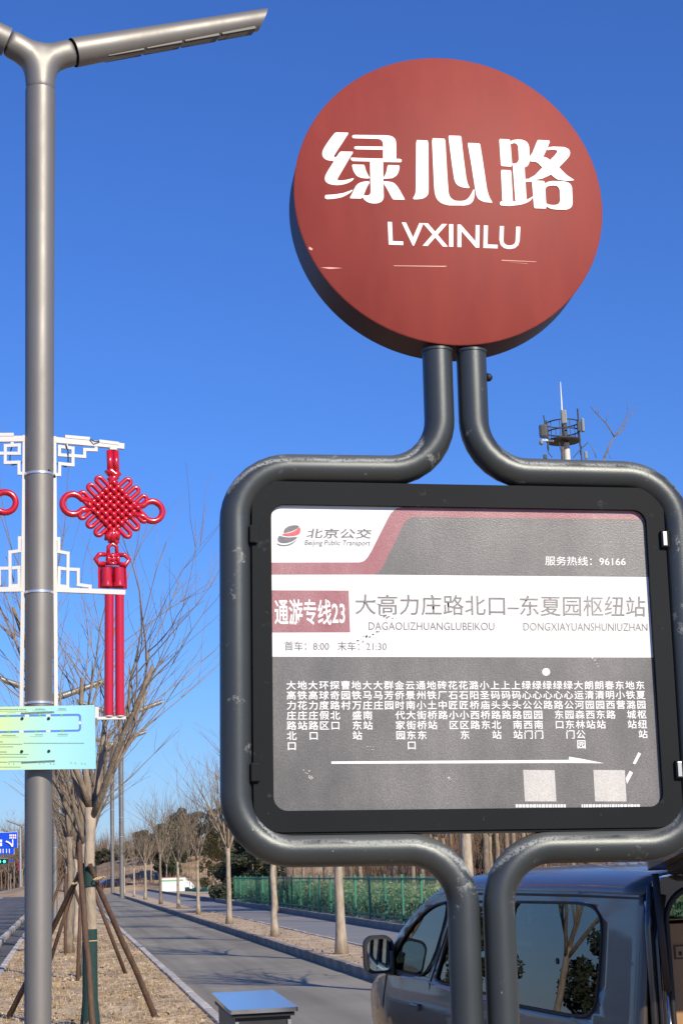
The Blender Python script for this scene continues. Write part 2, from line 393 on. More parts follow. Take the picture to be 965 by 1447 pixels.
# ------------------------------------------------------------------ ground, roads, kerbs
def sheet(name, pts, z, m):
    me = bpy.data.meshes.new(name); me.from_pydata([(p[0], p[1], z) for p in pts], [], [tuple(range(len(pts)))])
    me.materials.append(m); return link(me, name, kind='structure')
def strip(name, s0, s1, t0, t1, z, m, ns=1, amp=0., zfun=None, nt_=1):
    V, F = [], []
    for i in range(ns+1):
        for j in range(nt_+1):
            s = s0+(s1-s0)*i/ns; t = t0+(t1-t0)*j/nt_
            p = W(s, t, z)
            if amp and 0 < j < nt_: p.z += amp*noise.fractal(Vector((p.x*1.3, p.y*1.3, 0)), 1, 2, 4)
            if amp and 0 < j < nt_ and zfun: p.z += zfun(s, t)
            V.append(p)
    F = [(i*(nt_+1)+j, (i+1)*(nt_+1)+j, (i+1)*(nt_+1)+j+1, i*(nt_+1)+j+1) for i in range(ns) for j in range(nt_)]
    b = MB().add(V, F); return b.build(name, m, smooth=(ns > 1), kind='structure')
sheet('ground', [(-2500, -800), (2500, -800), (2500, 4500), (-2500, 4500)], -.06, FIELD)
T_VL, T_VR, T_K, T_P0, T_P1, T_F = -1.1, 1.7, 4.85, 6.35, 8.45, 9.15
strip('road', -30, 178, T_VR+.12, T_K, 0, ASPH)
strip('main_road', -30, 600, -12.5, T_VL-.62, 0.004, ASPH2)
strip('side_road', 178, 200, -12, 60, -.004, ASPH)
strip('gutter', -30, 300, T_VL-.62, T_VL-.12, -.03, ASPH2)
def pits(s, t):
    z = 0.
    for (a, b, r, d) in ((19.3, 1.25, .35, -.10), (24.6, .7, .3, -.07), (21.2, -.2, .5, -.03), (27.5, .2, .4, -.05), (31, .6, .5, -.05)):
        q = ((s-a)**2+(t-b)**2)/(r*r)
        if q < 4: z += d*math.exp(-q)
    return z
strip('verge', 4, 75, T_VL, T_VR, .13, EARTH, ns=420, amp=.045, nt_=22, zfun=pits)
strip('verge_far', 75, 170, T_VL, T_VR, .13, EARTH)
strip('verge_near', -30, 4, T_VL, T_VR, .13, EARTH)
strip('tree_strip', -10, 90, T_K+.12, T_P0-.08, .125, EARTH2, ns=200, amp=.03, nt_=8)
strip('tree_strip_far', 90, 172, T_K+.12, T_P0-.08, .125, EARTH2)
strip('pavement', -10, 172, T_P0, T_P1, .13, mat('grey paving', (.20, .205, .215), .85, 0, c2=(.30, .255, .19), ns=.5, detail=9, ramp=(.5, .72), stretch=(.5, 1, 1), bump=.03, bs=30))
strip('park_ground', -10, 172, T_P1+.12, 60, .22, EARTH2, ns=60, amp=.06, nt_=20)
strip('left_ground', -30, 400, -60, -12.5, .1, FIELD, ns=60, amp=.06, nt_=20)
# kerb stones: one part per stone, sharing one mesh
def kerb(name, s0, s1, t, wdt, h, z0, m, label, step=1.0, far=None):
    root = bpy.data.objects.new(name, None); col.objects.link(root); root['kind'] = 'structure'
    base = W(s0, t, z0); ang = math.atan2(RA.y, RA.x)
    root.matrix_basis = rotz(base, ang); WM[root.name] = root.matrix_basis.copy()
    me = None; n = int((s1-s0)/step); rg = random.Random(int(t*100)+7)
    for i in range(n):
        if me is None:
            o = MB().box((step/2, 0, h/2), (step-.014, wdt, h), bev=.012).build('kerbstone', m, root, Matrix.Translation((0, 0, 0)))
            me = o.data
        else:
            mm = Matrix.Translation((i*step, rg.uniform(-.006, .006), rg.uniform(-.006, .006))) @ Matrix.Rotation(rg.uniform(-.004, .004), 4, 'Z')
            link(me, 'kerbstone', root, mm)
    if far:
        b = MB(); L = far-s1
        b.box(((s1-s0)+L/2, 0, h/2-.003), (L, wdt, h)); b.build('kerb_run', m, root)
kerb('verge_kerb', 12, 78, T_VR+.06, .12, .24, -.08, KERB, '', far=172)
kerb('verge_back_kerb', 18, 68, T_VL-.06, .12, .20, -.04, KERB, '', far=172)
kerb('main_road_kerb', 26, 80, T_VL-.70, .14, .17, -.04, KERB, '', far=172)
kerb('right_kerb', 18, 90, T_K+.06, .13, .24, -.08, KERBD, '', far=172)
kerb('pavement_edging', 28, 88, T_P0-.04, .08, .18, -.03, KERB, '', far=172)
kerb('park_kerb', 34, 112, T_P1+.07, .14, .36, -.05, KERBB, '', far=172)

# road marks on the main road (worn white lines)
b = MB()
for k in range(14):
    p = [W(60+k*12, -6.2), W(66+k*12, -6.2), W(66+k*12, -6.05), W(60+k*12, -6.05)]
    b.add([(q.x, q.y, .009) for q in p], [(0, 1, 2, 3)])
tag(b.build('lane_marking', BOARDW), kind='structure')

# hill and bank
def hillmesh(name, x0, x1, y0, y1, fn, m, nx=50, ny=30):
    V = [];
    for i in range(nx+1):
        for j in range(ny+1):
            x = x0+(x1-x0)*i/nx; y = y0+(y1-y0)*j/ny
            V.append((x, y, fn(x, y)))
    F = [(i*(ny+1)+j, (i+1)*(ny+1)+j, (i+1)*(ny+1)+j+1, i*(ny+1)+j+1) for i in range(nx) for j in range(ny)]
    return MB().add(V, F).build(name, m, smooth=True, kind='structure')
def hz(x, y):
    q = (x+4)/26; v = max(0, min(1, (y-165)/50)); v = v*v*(3-2*v)
    u = max(0, min(1, (x+42)/22))
    z = 6.4*v*u*(1 if x < 10 else max(0, 1-(x-10)/60))
    z = z + .35*sin(z*2.6) if z > .3 else z
    return z - .1 + .5*noise.noise(Vector((x*.06, y*.06, 0)))*v
hillmesh('hill', -45, 90, 164, 300, hz, HILLM)
def bz(x, y):
    v = max(0, min(1, (y-84)/22)); v = v*v*(3-2*v)
    u = max(0, min(1, (x+1.2)/5))
    return (2.9+.5*noise.noise(Vector((x*.15, y*.1, 3))))*v*u*max(0, min(1, (160-y)/20)) - .1+.1*noise.noise(Vector((x*.5, y*.5, 0)))
hillmesh('bank', -2, 60, 82, 162, bz, mat('brown bank soil', (.21, .125, .08), .95, 0, c2=(.11, .07, .045), ns=.7, detail=9, bump=.2), nx=60, ny=40)
def ground_z(x, y):
    z = 0.13
    if y > 164 and x > -45: z = max(z, hz(x, y))
    if 82 < y < 162 and x > -2: z = max(z, bz(x, y))
    return z

# ------------------------------------------------------------------ the bus stop sign
YAW, LEAN, PROL = .1567, .0092, -.0201
def axes(yaw, lean, prol):
    u = Vector((cos(yaw), sin(yaw), 0)); n = Vector((-sin(yaw), cos(yaw), 0))
    v = Vector((0, 0, 1))*cos(lean)+n*sin(lean)
    uu = u*cos(prol)+v*sin(prol); vv = v*cos(prol)-u*sin(prol)
    return uu, vv.cross(uu), vv
C0 = Vector((.2777, 3.8, .4731+EYE))
PX, PY, PZ = axes(YAW, LEAN, PROL)
DROP = (C0.z-.12)/PZ.z
SF = frame(C0, PX, PY, PZ)                       # board frame: x right, y away, z up
base = frame(C0-PZ*DROP, PX, PY, PZ)
sign = empty('bus_stop_sign', base, 'tall dark bent-pipe bus stop sign with a red disc over a framed route board', 'bus stop sign')
L0 = base.inverted() @ SF
def fillet(P, r, n=9):
    out = [Vector(P[0])]
    for i in range(1, len(P)-1):
        a, b, c = Vector(P[i-1]), Vector(P[i]), Vector(P[i+1]); d1 = (a-b).normalized(); d2 = (c-b).normalized()
        ang = d1.angle(d2); t = r/math.tan(ang/2); p, q = b+d1*t, b+d2*t; ctr = b+(d1+d2).normalized()*(r/sin(ang/2))
        for k in range(n+1):
            f = k/n; v = ((p-ctr)*(1-f)+(q-ctr)*f).normalized()*r; out.append(ctr+v)
    out.append(Vector(P[-1])); return out
def dense(P, step=.03):
    out = [P[0]]
    for a, b in zip(P, P[1:]):
        n = max(1, int((b-a).length/step)); out += [a+(b-a)*k/n for k in range(1, n+1)]
    return out
for sg, xb in ((-1, -.024), (1, .058)):
    path = [(sg*.0425, .01, .75), (sg*.0425, .01, .446), (sg*.538, .01, .442), (sg*.538, .01, -.4425), (xb, .01, -.4425), (xb, .01, -DROP+.0)]
    P = fillet(path, .128)
    b = MB(); b.tube(dense(P), .0365, 28); b.build('pipe', PIPE, sign, L0, smooth=40)
b = MB()
for x in (-.024, .058): b.lathe([(.07, 0), (.07, .012), (.045, .014), (.045, .03)], (x, .01, -DROP+.002), 20)
b.build('base_flange', PIPE, sign, L0, smooth=40)
b = MB().lathe([(.004, 0), (.011, .003), (.009, .012), (.004, .016)], (.0765, .008, .685), 10, axis='X'); b.build('bolt', BLACK, sign, L0, smooth=True)
b = MB()
for sg in (-1, 1): b.lathe([(.0385, -.002), (.0385, .004)], (sg*.0425, .01, .747), 24)
b.build('pipe_cap', PIPE, sign, L0, smooth=40)
# board frame with its opening
OUT = rrect(-.5005, .5005, -.402, .4085, .062, 10); INN = rrect(-.4555, .4555, -.3545, .3535, .032, 8)
me = mesh2d([OUT, INN], -.012, .034); me.materials.append(FRAME); fr = link(me, 'board_frame', sign, L0)
bv = fr.modifiers.new('bevel', 'BEVEL'); bv.width = .004; bv.segments = 2; bv.angle_limit = radians(50)
me = mesh2d([rrect(-.504, .504, -.4085, .4115, .066, 10)], .036, .05); me.materials.append(RIM); link(me, 'back_panel', sign, L0)
me = mesh2d([rrect(-.488, .488, -.407, -.4035, .0012, 3)], -.006, .034); me.materials.append(BLACK); link(me, 'board_gasket', sign, L0)  # black strip painting in the dark gap below the board frame
for (px, py, sgn) in ((361, 757, -1), (936, 764, 1), (956, 1088, 1), (366, 1092, -1)):
    u, v = plane_uv(SF)(px, py)
    b = MB().box((sgn*.497, -.012, v), (.021, .02, .042), bev=.003); b.build('latch', FRAME, sign, L0)
    if sgn > 0: MB().box((sgn*.4955, -.0235, v), (.010, .003, .034), bev=.001).build('latch_face', mat('latch pale wear', (.55, .54, .5), .35, .6), sign, L0)
# print on the board
uvb = plane_uv(SF)
sheet_o = None
me = mesh2d([rrect(-.47, .47, -.37, .37, .01)], .0, .004); me.materials.append(P_WHITE)
panel = link(me, 'printed_panel', sign, L0)
IDM = Matrix.Identity(4)
lay = [0]
def poly_on(fr_uv, loops, m, name, parent, y, crop=None, smooth=0, raise_=None, mtx=None):
    L = []
    for lp in loops:
        if smooth: lp = chaikin(lp, smooth)
        if crop: lp = [(crop[0]+x/crop[2], crop[1]+yy/crop[2]) for x, yy in lp]
        L.append([fr_uv(*p) for p in lp])
    me = fill2d(L, 0)
    for v in me.vertices: v.co = Vector((v.co.x, y, v.co.y))
    me.materials.append(m); return link(me, name, parent, mtx if mtx is not None else IDM)
c8 = (380, 710, 3.446)
white_edge = [(8, 292), (440, 292), (462, 286), (480, 268), (500, 235), (575, 85), (595, 50), (620, 30), (650, 23)]
low_edge = [(8, 351), (510, 351), (535, 340), (556, 310), (657, 102), (676, 80), (705, 71)]
W8 = lambda P: [(380+x/3.446, 710+y/3.446) for x, y in P]
right_top = [(912, 721.8)]; pink = W8(white_edge)+[(912, 721.8), (912, 734.3)]+W8(low_edge)[::-1]
poly_on(uvb, [[(380, 795)] + W8(white_edge)[1:] + [(916, 719.0), (916, 734.6)]+W8(low_edge)[::-1][:-1]+[(380, 812)]], P_RED, 'red_band', panel, -.0004)
poly_on(uvb, [W8(low_edge)[1:]+[(916, 734.8), (920, 815.2)]], P_GREY, 'grey_header', panel, -.0005)
poly_on(uvb, [[(380, 928), (925, 929.2), (940, 1150), (385, 1150)]], P_GREY, 'grey_field', panel, -.0006)
poly_on(uvb, [[(383.5, 834.2), (492.6, 834.6), (494.6, 893.4), (385, 893.6)]], P_RED, 'route_number_field', panel, -.0007)
def text_on(fuv, s, box, m, parent, y, bold=0, name='lettering', shear=0, line=1.0, mtx=None):
    me = text_me(s, line, bold, shear); xs = [v.co.x for v in me.vertices]; zs = [v.co.y for v in me.vertices]
    x0, x1, z0, z1 = min(xs), max(xs), min(zs), max(zs)
    tl, tr, br, bl = [fuv(*p) for p in box]
    for v in me.vertices:
        a = (v.co.x-x0)/(x1-x0); c = (v.co.y-z0)/(z1-z0)
        X = (tl[0]*(1-a)+tr[0]*a)*c+(bl[0]*(1-a)+br[0]*a)*(1-c); Z = (tl[1]*(1-a)+tr[1]*a)*c+(bl[1]*(1-a)+br[1]*a)*(1-c)
        v.co = (X, y, Z)
    me.materials.clear(); me.materials.append(m); return link(me, name, parent, mtx if mtx is not None else IDM)
def B(x0, y0, x1, y1, sl=0.008, lean=.02):        # a box with the board's slight slants
    d = (x1-x0)*sl; e = (y1-y0)*lean
    return [(x0, y0), (x1, y0+d), (x1+e, y1+d), (x0+e, y1)]
PW = printed('print white letters', (.85, .85, .84), .03)
text_on(uvb, '北京公交', B(433, 746.5, 525, 760.5), P_LOGO, panel, -.0008, .012, shear=.12)
text_on(uvb, 'Beijing Public Transport', B(430.5, 763, 523, 772.5), P_LOGO, panel, -.0008, .004, shear=.15)
text_on(uvb, '服务热线：96166', B(769.5, 786, 883, 799), PW, panel, -.0010, .004)
text_on(uvb, '通游专线23', B(387.5, 846.5, 487, 883), PW, panel, -.0011, .014)
text_on(uvb, '大高力庄路北口–东夏园枢纽站', B(501.5, 839.5, 911, 868.5, .008), P_TXT, panel, -.0008, .004)
text_on(uvb, 'DAGAOLIZHUANGLUBEIKOU', B(520.5, 879, 698, 890, .004), P_TXT, panel, -.0008, .0)
text_on(uvb, 'DONGXIAYUANSHUNIUZHAN', B(739, 880, 914, 891, .004), P_TXT, panel, -.0008, .0)
text_on(uvb, '首车：8:00   末车：21:30', B(402, 906, 546, 919, .004), P_TXT, panel, -.0008, .002)
poly_on(uvb, [[(72, 150), (74, 132), (90, 118), (115, 111), (140, 111), (149, 117), (135, 130), (110, 141), (85, 147)]], P_LOGO, 'emblem_piece', panel, -.0008, c8, 2)
poly_on(uvb, [[(62, 153), (100, 149), (130, 138), (150, 116), (155, 135), (150, 154), (130, 162), (95, 165), (70, 162)]], P_LRED, 'emblem_piece', panel, -.0008, c8, 2)
poly_on(uvb, [[(42, 178), (50, 160), (70, 168), (100, 171), (130, 168), (142, 168), (125, 184), (95, 197), (65, 199), (46, 192)]], P_LOGO, 'emblem_piece', panel, -.0008, c8, 2)
poly_on(uvb, [[(38, 197), (62, 208), (95, 205), (125, 190), (142, 174), (122, 199), (92, 212), (60, 213), (42, 206)]], P_LOGO, 'emblem_piece', panel, -.0008, c8, 1)
COLS = "大高力庄路北口 地铁花庄站 大高力庄路口 环球度假区 探奇路北口 曹园村 地铁万盛东站 大马庄南站 大马庄 群芳园 金侨时代家园 云景南大街东口 通州小街桥东 地铁土桥站 砖厂中路 花石匠小区 花石匠小区东 潞阳桥西路 小圣庙桥东 上码头路北站 上码头路 上码头路南站 绿心公园西门 绿心公园南门 绿心路 绿心路东口 绿心公园东门 大运河森林公园 朗清园西站 朗清园东站 春明西路 东小营 地铁潞城站 东夏园枢纽站".split()
u0, v0 = uvb(403.6, 961.2); u1, v1 = uvb(910.5, 962.5); pit = (u1-u0)/len(COLS); rowp = (uvb(410, 961)[1]-uvb(410, 1061)[1])/7
CH = {}
for i, cs in enumerate(COLS):
    V, F, base_i = [], [], 0
    for k, ch in enumerate(cs):
        if ch not in CH:
            q = text_me(ch, 1, 0); CH[ch] = ([tuple(v.co) for v in q.vertices], [tuple(p.vertices) for p in q.polygons]); bpy.data.meshes.remove(q)
        vs, fs = CH[ch]; o = len(V)
        cx = sum((min(v[0] for v in vs), max(v[0] for v in vs)))/2
        for (ex_, ez_, dy_) in ((-.016, 0, 0), (.016, .0, .00003), (0, .016, .00006), (0, -.016, .00009)):      # struck four times: bold
            o = len(V); V += [(u0+pit*(i+.5)+(v[0]-cx+ex_)*pit*.93, -.0012-dy_, v0-rowp*(k+.86)+(v[1]+ez_)*rowp*.93) for v in vs]; F += [tuple(o+j for j in f) for f in fs]
    MB().add(V, F).build('lettering', PW, panel)
# travel arrow, current-stop dot
poly_on(uvb, [[(468, 1076), (803, 1073.8), (803, 1069.3), (820, 1072), (853, 1078.6), (803, 1078.2), (468, 1079.4)]], PW, 'arrow', panel, -.0012)
poly_on(uvb, [[(771+5.6*cos(a*pi/12), 949.5+5.4*sin(a*pi/12)) for a in range(24)]], PW, 'stop_dot', panel, -.0012)
for (a, b_) in ((738.5, 784), (837.5, 883)):
    poly_on(uvb, [[(a, 1088), (a+44.5, 1088.4), (a+47, 1132.6), (a+2.5, 1132.6)]], printed('pale sticker', (.42, .41, .39), .5), 'blank_square', panel, -.0012)
rg = random.Random(5)
for (a, b_) in ((728, 796), (821, 904)):
    loops = []; x = a
    while x < b_:
        wd = rg.uniform(2, 4.6); loops.append([(x, 1136.6), (x+wd, 1136.7), (x+wd, 1141), (x, 1140.9)]); x += wd+.9
    bb = MB()
    for lp in loops:
        q = [uvb(*p) for p in lp]; bb.add([(p[0], -.0012, p[1]) for p in q], [(0, 1, 2, 3)])
    bb.build('small_print', PW, panel, kind='stuff')
# dirt and scrape marks on the film
DIRT = mat('dark scuff', (.06, .055, .05), .9); PALE = mat('pale scrape', (.8, .78, .74), .6)
rg = random.Random(11)
def scuff(cx, cy, n, sx, sy, m, size, ang=0):
    bb = MB()
    for _ in range(n):
        t = rg.uniform(-1, 1); x = cx+sx*t+rg.gauss(0, 2); y = cy+sy*t+rg.gauss(0, 1.4); r = size*rg.uniform(.4, 1.2)
        P = [uvb(x+r*1.8*cos(a)*rg.uniform(.5, 1), y+r*.8*sin(a)*rg.uniform(.5, 1)) for a in [k*pi/3 for k in range(6)]]
        bb.add([(p[0], -.0016, p[1]) for p in P], [tuple(range(6))])
    bb.build('scuff_mark', m, panel)
scuff(519, 900, 16, 14, -7, DIRT, 1.1); scuff(548, 872, 10, 8, 5, P_TXT, 1.3); scuff(529, 851, 9, 6, 3, P_TXT, 1.1)
scuff(434, 1094, 12, 3, 8, PALE, 1.0); scuff(635, 1102, 6, 3, 1, PALE, 1.0); scuff(842, 935, 8, 5, 7, PALE, .8); scuff(520, 1056, 7, 8, 1, PALE, .7)
poly_on(uvb, [[(901, 1063), (905, 1065), (897, 1080), (893, 1079)]], PALE, 'scrape', panel, -.0016)
poly_on(uvb, [[(889, 1089), (893.5, 1092), (885, 1108), (883, 1100)]], PALE, 'scrape', panel, -.0016)

# the disc
du, dv, RAD, TH = .0013, 1.1493, .3913, .1185
Cd = C0 + PX*du + PZ*dv
DX, DY, DZ = axes(YAW-.0089, LEAN+.0389, 0)
DF = frame(Cd, DX, DY, DZ); LD = base.inverted() @ DF
b = MB(); N = 96
b.lathe([(RAD, .0015), (RAD, TH-.004), (RAD-.004, TH)], (0, 0, 0), N, axis='Y')
disc = b.build('sign_disc', DISCR, sign, LD, smooth=35)
b = MB().lathe([(RAD-.0025, -.0015), (RAD+.0006, .0005), (RAD+.0006, .004)], (0, 0, 0), N, axis='Y')
b.build('disc_face', DISC, disc, smooth=35)
uvd = plane_uv(DF)
cA = (440, 170, 4.825); cB = (620, 170, 4.825)
GL = [
 (cA, [(163, 85), (255, 87), (235, 118), (158, 236), (150, 250), (165, 256), (172, 250), (195, 215), (287, 217), (262, 255), (182, 392), (174, 408), (190, 414), (230, 410), (265, 402), (290, 395), (283, 410), (255, 428), (215, 441), (170, 446), (120, 438), (95, 420), (90, 398), (97, 372), (125, 325), (157, 277), (125, 279), (95, 270), (77, 252), (72, 228), (80, 200), (110, 152), (145, 105)]),
 (cA, [(92, 512), (160, 508), (220, 498), (285, 474), (270, 492), (240, 512), (200, 530), (150, 538), (92, 541)]),
 (cA, [(277, 102), (515, 105), (550, 112), (570, 130), (576, 155), (577, 272), (487, 272), (487, 160), (480, 142), (462, 130), (277, 125)]),
 (cA, [(290, 180), (490, 182), (490, 204), (292, 201)]),
 (cA, [(262, 257), (398, 262), (614, 266), (613, 289), (487, 287), (398, 284), (275, 281)]),
 (cA, [(398, 280), (487, 283), (488, 400), (492, 530), (482, 553), (458, 567), (425, 571), (390, 565), (362, 548), (345, 525), (352, 511), (370, 516), (388, 515), (400, 505), (403, 488), (400, 400)]),
 (cA, [(275, 304), (360, 306), (368, 340), (385, 378), (402, 400), (345, 398), (310, 385), (288, 355), (278, 325)]),
 (cA, [(518, 308), (600, 310), (596, 345), (582, 378), (550, 398), (485, 402), (505, 370), (513, 340)]),
 (cA, [(402, 418), (378, 455), (360, 500), (342, 537), (258, 535), (278, 500), (298, 455), (320, 432), (355, 420)]),
 (cA, [(488, 418), (545, 422), (575, 440), (600, 478), (637, 545), (552, 543), (530, 500), (505, 455), (487, 430)]),
 (cA, [(712, 137), (795, 141), (797, 490), (790, 515), (765, 535), (730, 542), (685, 542), (705, 510), (710, 480)]),
 (cA, [(819, 125), (910, 129), (922, 350), (932, 495), (942, 525), (962, 545), (985, 553), (1035, 553), (1062, 540), (1085, 510), (1105, 465), (1110, 500), (1104, 545), (1085, 572), (1048, 584), (930, 583), (885, 570), (855, 545), (840, 510), (834, 460)]),
 (cB, [(62, 107), (150, 110), (165, 250), (185, 400), (195, 440), (212, 467), (160, 462), (120, 445), (103, 410), (85, 290)]),
 (cB, [(193, 157), (278, 161), (300, 300), (325, 470), (340, 525), (365, 566), (305, 560), (268, 543), (252, 515), (238, 430), (218, 300)]),
 (cB, [(408, 130), (483, 134), (497, 312), (490, 320), (420, 315)]),
 (cB, [(482, 150), (500, 138), (540, 133), (575, 138), (602, 155), (613, 185), (615, 285), (605, 312), (583, 325), (500, 312), (494, 298), (515, 299), (533, 292), (542, 272), (537, 180), (525, 162), (505, 158), (488, 168)]),
 (cB, [(500, 305), (580, 307), (595, 548), (518, 558)]),
 (cB, [(583, 402), (634, 403), (634, 423), (586, 424)]),
 (cB, [(420, 341), (490, 344), (502, 562), (430, 562)]),
 (cB, [(414, 556), (518, 554), (595, 545), (620, 533), (641, 518), (628, 545), (600, 565), (555, 579), (480, 588), (414, 583)]),
 (cB, [(670, 137), (755, 142), (738, 188), (708, 250), (690, 286), (615, 284), (612, 255), (632, 230)]),
 (cB, [(738, 188), (775, 183), (850, 186), (880, 198), (892, 222), (886, 248), (862, 276), (812, 328), (752, 276), (790, 240), (806, 215), (796, 206), (760, 203), (733, 210)]),
 (cB, [(757, 272), (816, 325), (760, 374), (700, 402), (640, 412), (603, 404), (650, 380), (705, 322)]),
 (cB, [(612, 256), (660, 250), (705, 252), (727, 256), (757, 275), (816, 325), (865, 375), (922, 413), (870, 416), (810, 410), (785, 395), (762, 374), (700, 324), (664, 286), (612, 284)]),
 (cB, [(630, 412), (718, 418), (730, 606), (645, 603)]),
]
for i, (cr, lp) in enumerate(GL):
    poly_on(uvd, [lp], WHITE, 'letter_stroke', disc, -.0022-.00004*i, cr, 1)
poly_on(uvd, [[(716, 440), (735, 424), (770, 418), (850, 420), (885, 430), (903, 455), (908, 570), (900, 597), (870, 613), (790, 612), (750, 605), (726, 585), (718, 560)],
              [(722, 470), (735, 452), (790, 447), (810, 458), (820, 480), (822, 555), (812, 575), (790, 582), (750, 580), (728, 570), (722, 560)]], WHITE, 'letter_stroke', disc, -.0033, cB, 1)
text_on(uvd, 'LVXINLU', [(547.5, 314), (734.5, 321), (733, 353), (549, 346.5)], WHITE, disc, -.0022, .012)
for lp in ([(556, 375.6), (629, 376.2), (629.5, 377.6), (556, 376.4)], [(453, 378.5), (466, 378), (484, 379.3), (466, 380.6)], [(437, 349), (442, 352), (440, 354.5), (436, 352)],
           [(708, 367.6), (757, 370), (757, 370.7), (708, 368.8)], [(712, 370.2), (745, 373), (745, 373.5)], [(628, 377), (629.8, 375.2), (629.8, 377.8)]):
    poly_on(uvd, [lp], SCR, 'scratch', disc, -.0021)

# ------------------------------------------------------------------ street lamps
LY = 15.0
pb = gz(54, 1500, .13); pb = at(54.0, 1243+1.67/15*2302, LY); pb = Vector((pb.x, LY, .13))
def lamp(base, az, label, knot=False):
    m = rotz(base, az)
    root = empty('street_lamp', m, label, 'street lamp', 'twin arm street lamps')
    H = 9.35
    b = MB(); b.tube([(0, 0, 0), (0, 0, 3.5), (0, 0, 6.5), (0, 0, H)], [.118, .127, .137, .148], 32); b.tube([(0, 0, 0), (0, 0, .04)], .2, 24)
    b.build('pole', LAMP, root, smooth=40)
    return root, H
ARM_AZ = radians(23)
lroot, LH = lamp(pb, ARM_AZ, 'tall grey twin arm street lamp in the foreground carrying the red knots')
LM = WM[lroot.name]
arm_uv = plane_uv(frame(pb, LM.col[0].xyz, LM.col[1].xyz, LM.col[2].xyz))
a0 = arm_uv(104, 74.5); a1 = arm_uv(371, 28)
topz = arm_uv(54, 128)[1]; LH = topz
lroot.children[0].data.transform(Matrix.Diagonal((1, 1, topz/9.35, 1)))
# fork: two curved tubes fused by a voxel remesh
def fork_mesh(k):
    b = MB(); d = Vector((a1[0]-a0[0], 0, a1[1]-a0[1])).normalized()
    for sg in (1, -1):
        A = Vector((0, 0, topz-.02)); B_ = Vector((0, 0, topz+.32)); Cc = Vector((a0[0], 0, a0[1])); D = Cc-d*.28
        pts = []
        for i in range(15):
            t = i/14; p = A*(1-t)**3+B_*3*t*(1-t)**2+D*3*t*t*(1-t)+Cc*t**3; pts.append(Vector((sg*p.x, 0, p.z)))
        b.tube(pts, [.148-.006*i/14 for i in range(15)], 24)
    zc_ = a0[1]-.02; hx = a0[0]*.8
    b.tube([Vector((hx*(k/4), 0, zc_-.05*(1-(k/4)**2))) for k in range(-4, 5)], [.12]*9, 24)
    b.tube([Vector((0, 0, topz)), Vector((0, 0, zc_-.08))], [.146, .13], 24)
    return b
b = fork_mesh(1); o = b.build('fork', LAMP, lroot)
rm = o.modifiers.new('r', 'REMESH'); rm.mode = 'VOXEL'; rm.voxel_size = .018
sm = o.modifiers.new('s', 'SMOOTH'); sm.iterations = 45; sm.factor = .5
dg = bpy.context.evaluated_depsgraph_get(); me = bpy.data.meshes.new_from_object(o.evaluated_get(dg)); o.modifiers.clear(); o.data = me
me.polygons.foreach_set('use_smooth', [True]*len(me.polygons))
for sg in (1, -1):
    A = Vector((sg*a0[0], 0, a0[1])); Bp = Vector((sg*a1[0], 0, a1[1])); d = (Bp-A).normalized(); nrm = Vector((-d.z*sg, 0, d.x*sg))
    r0, r1 = .145, .112; n = 32; V = []
    for (P, r, sl) in ((A, r0, 0), (A+d*.004, r0+.004, 0), (A+(Bp-A)*.5, (r0+r1)/2, 0), (Bp, r1, .85)):
        for k in range(n):
            a = 2*pi*k/n; q = nrm*cos(a)*r+Vector((0, 1, 0))*sin(a)*r; V.append(P+q+d*(cos(a)*r*sl))
    F = [(i*n+k, i*n+(k+1) % n, (i+1)*n+(k+1) % n, (i+1)*n+k) for i in range(3) for k in range(n)]+[tuple(3*n+k for k in range(n))]
    arm = MB().add(V, F).build('arm', LAMP, lroot, smooth=40)
    L = (Bp-A).length
    for j in range(4):
        c = A+d*(L*(.14+.2*j)+L*.1); rr = r0+(r1-r0)*(.24+.2*j)
        mm = frame(c-nrm*(rr*.835), d, Vector((0, 1, 0)), d.cross(Vector((0, 1, 0))))
        o1 = MB().box((0, 0, 0), (L*.185, .15, .035), bev=.004).build('light_module', LAMPD, arm, mm)
        MB().box((0, 0, .018 if (mm.col[2].xyz).dot(nrm) < 0 else -.018), (L*.11, .10, .006)).build('lens', LENS, o1)
# band clamps and small screw marks
b = MB()
for py in (671, 838, 994):
    z = arm_uv(54, py)[1]; r = .118+(.03*z/topz)+.0025
    b.lathe([(r, -.012), (r+.003, -.010), (r+.003, .010), (r, .012)], (0, 0, z), 32)
b.build('band_clamp', mat('bright steel band', (.75, .75, .74), .3, .8), lroot, smooth=40)

# more lamps along the verge and road (seen far off): pole, fork and arms share the first lamp's meshes
child_map = {}
for o in list(bpy.data.objects):
    if o.parent: child_map.setdefault(o.parent.name, []).append(o)
def far_lamp(px, Y, label, sc=1.0):
    p = at(px, 1240, Y); m = rotz(Vector((p.x, Y, .1)), ARM_AZ) @ Matrix.Scale(sc, 4)
    return copy_tree(lroot, m, label, None, child_map)
far_lamp(78, 62, 'second grey twin arm street lamp behind the near one', .86)
far_lamp(172.5, 128, 'slim far street lamp standing where the right kerb ends', 1.42)
far_lamp(159.5, 165, 'farthest slim street lamp just left of another', 1.5)

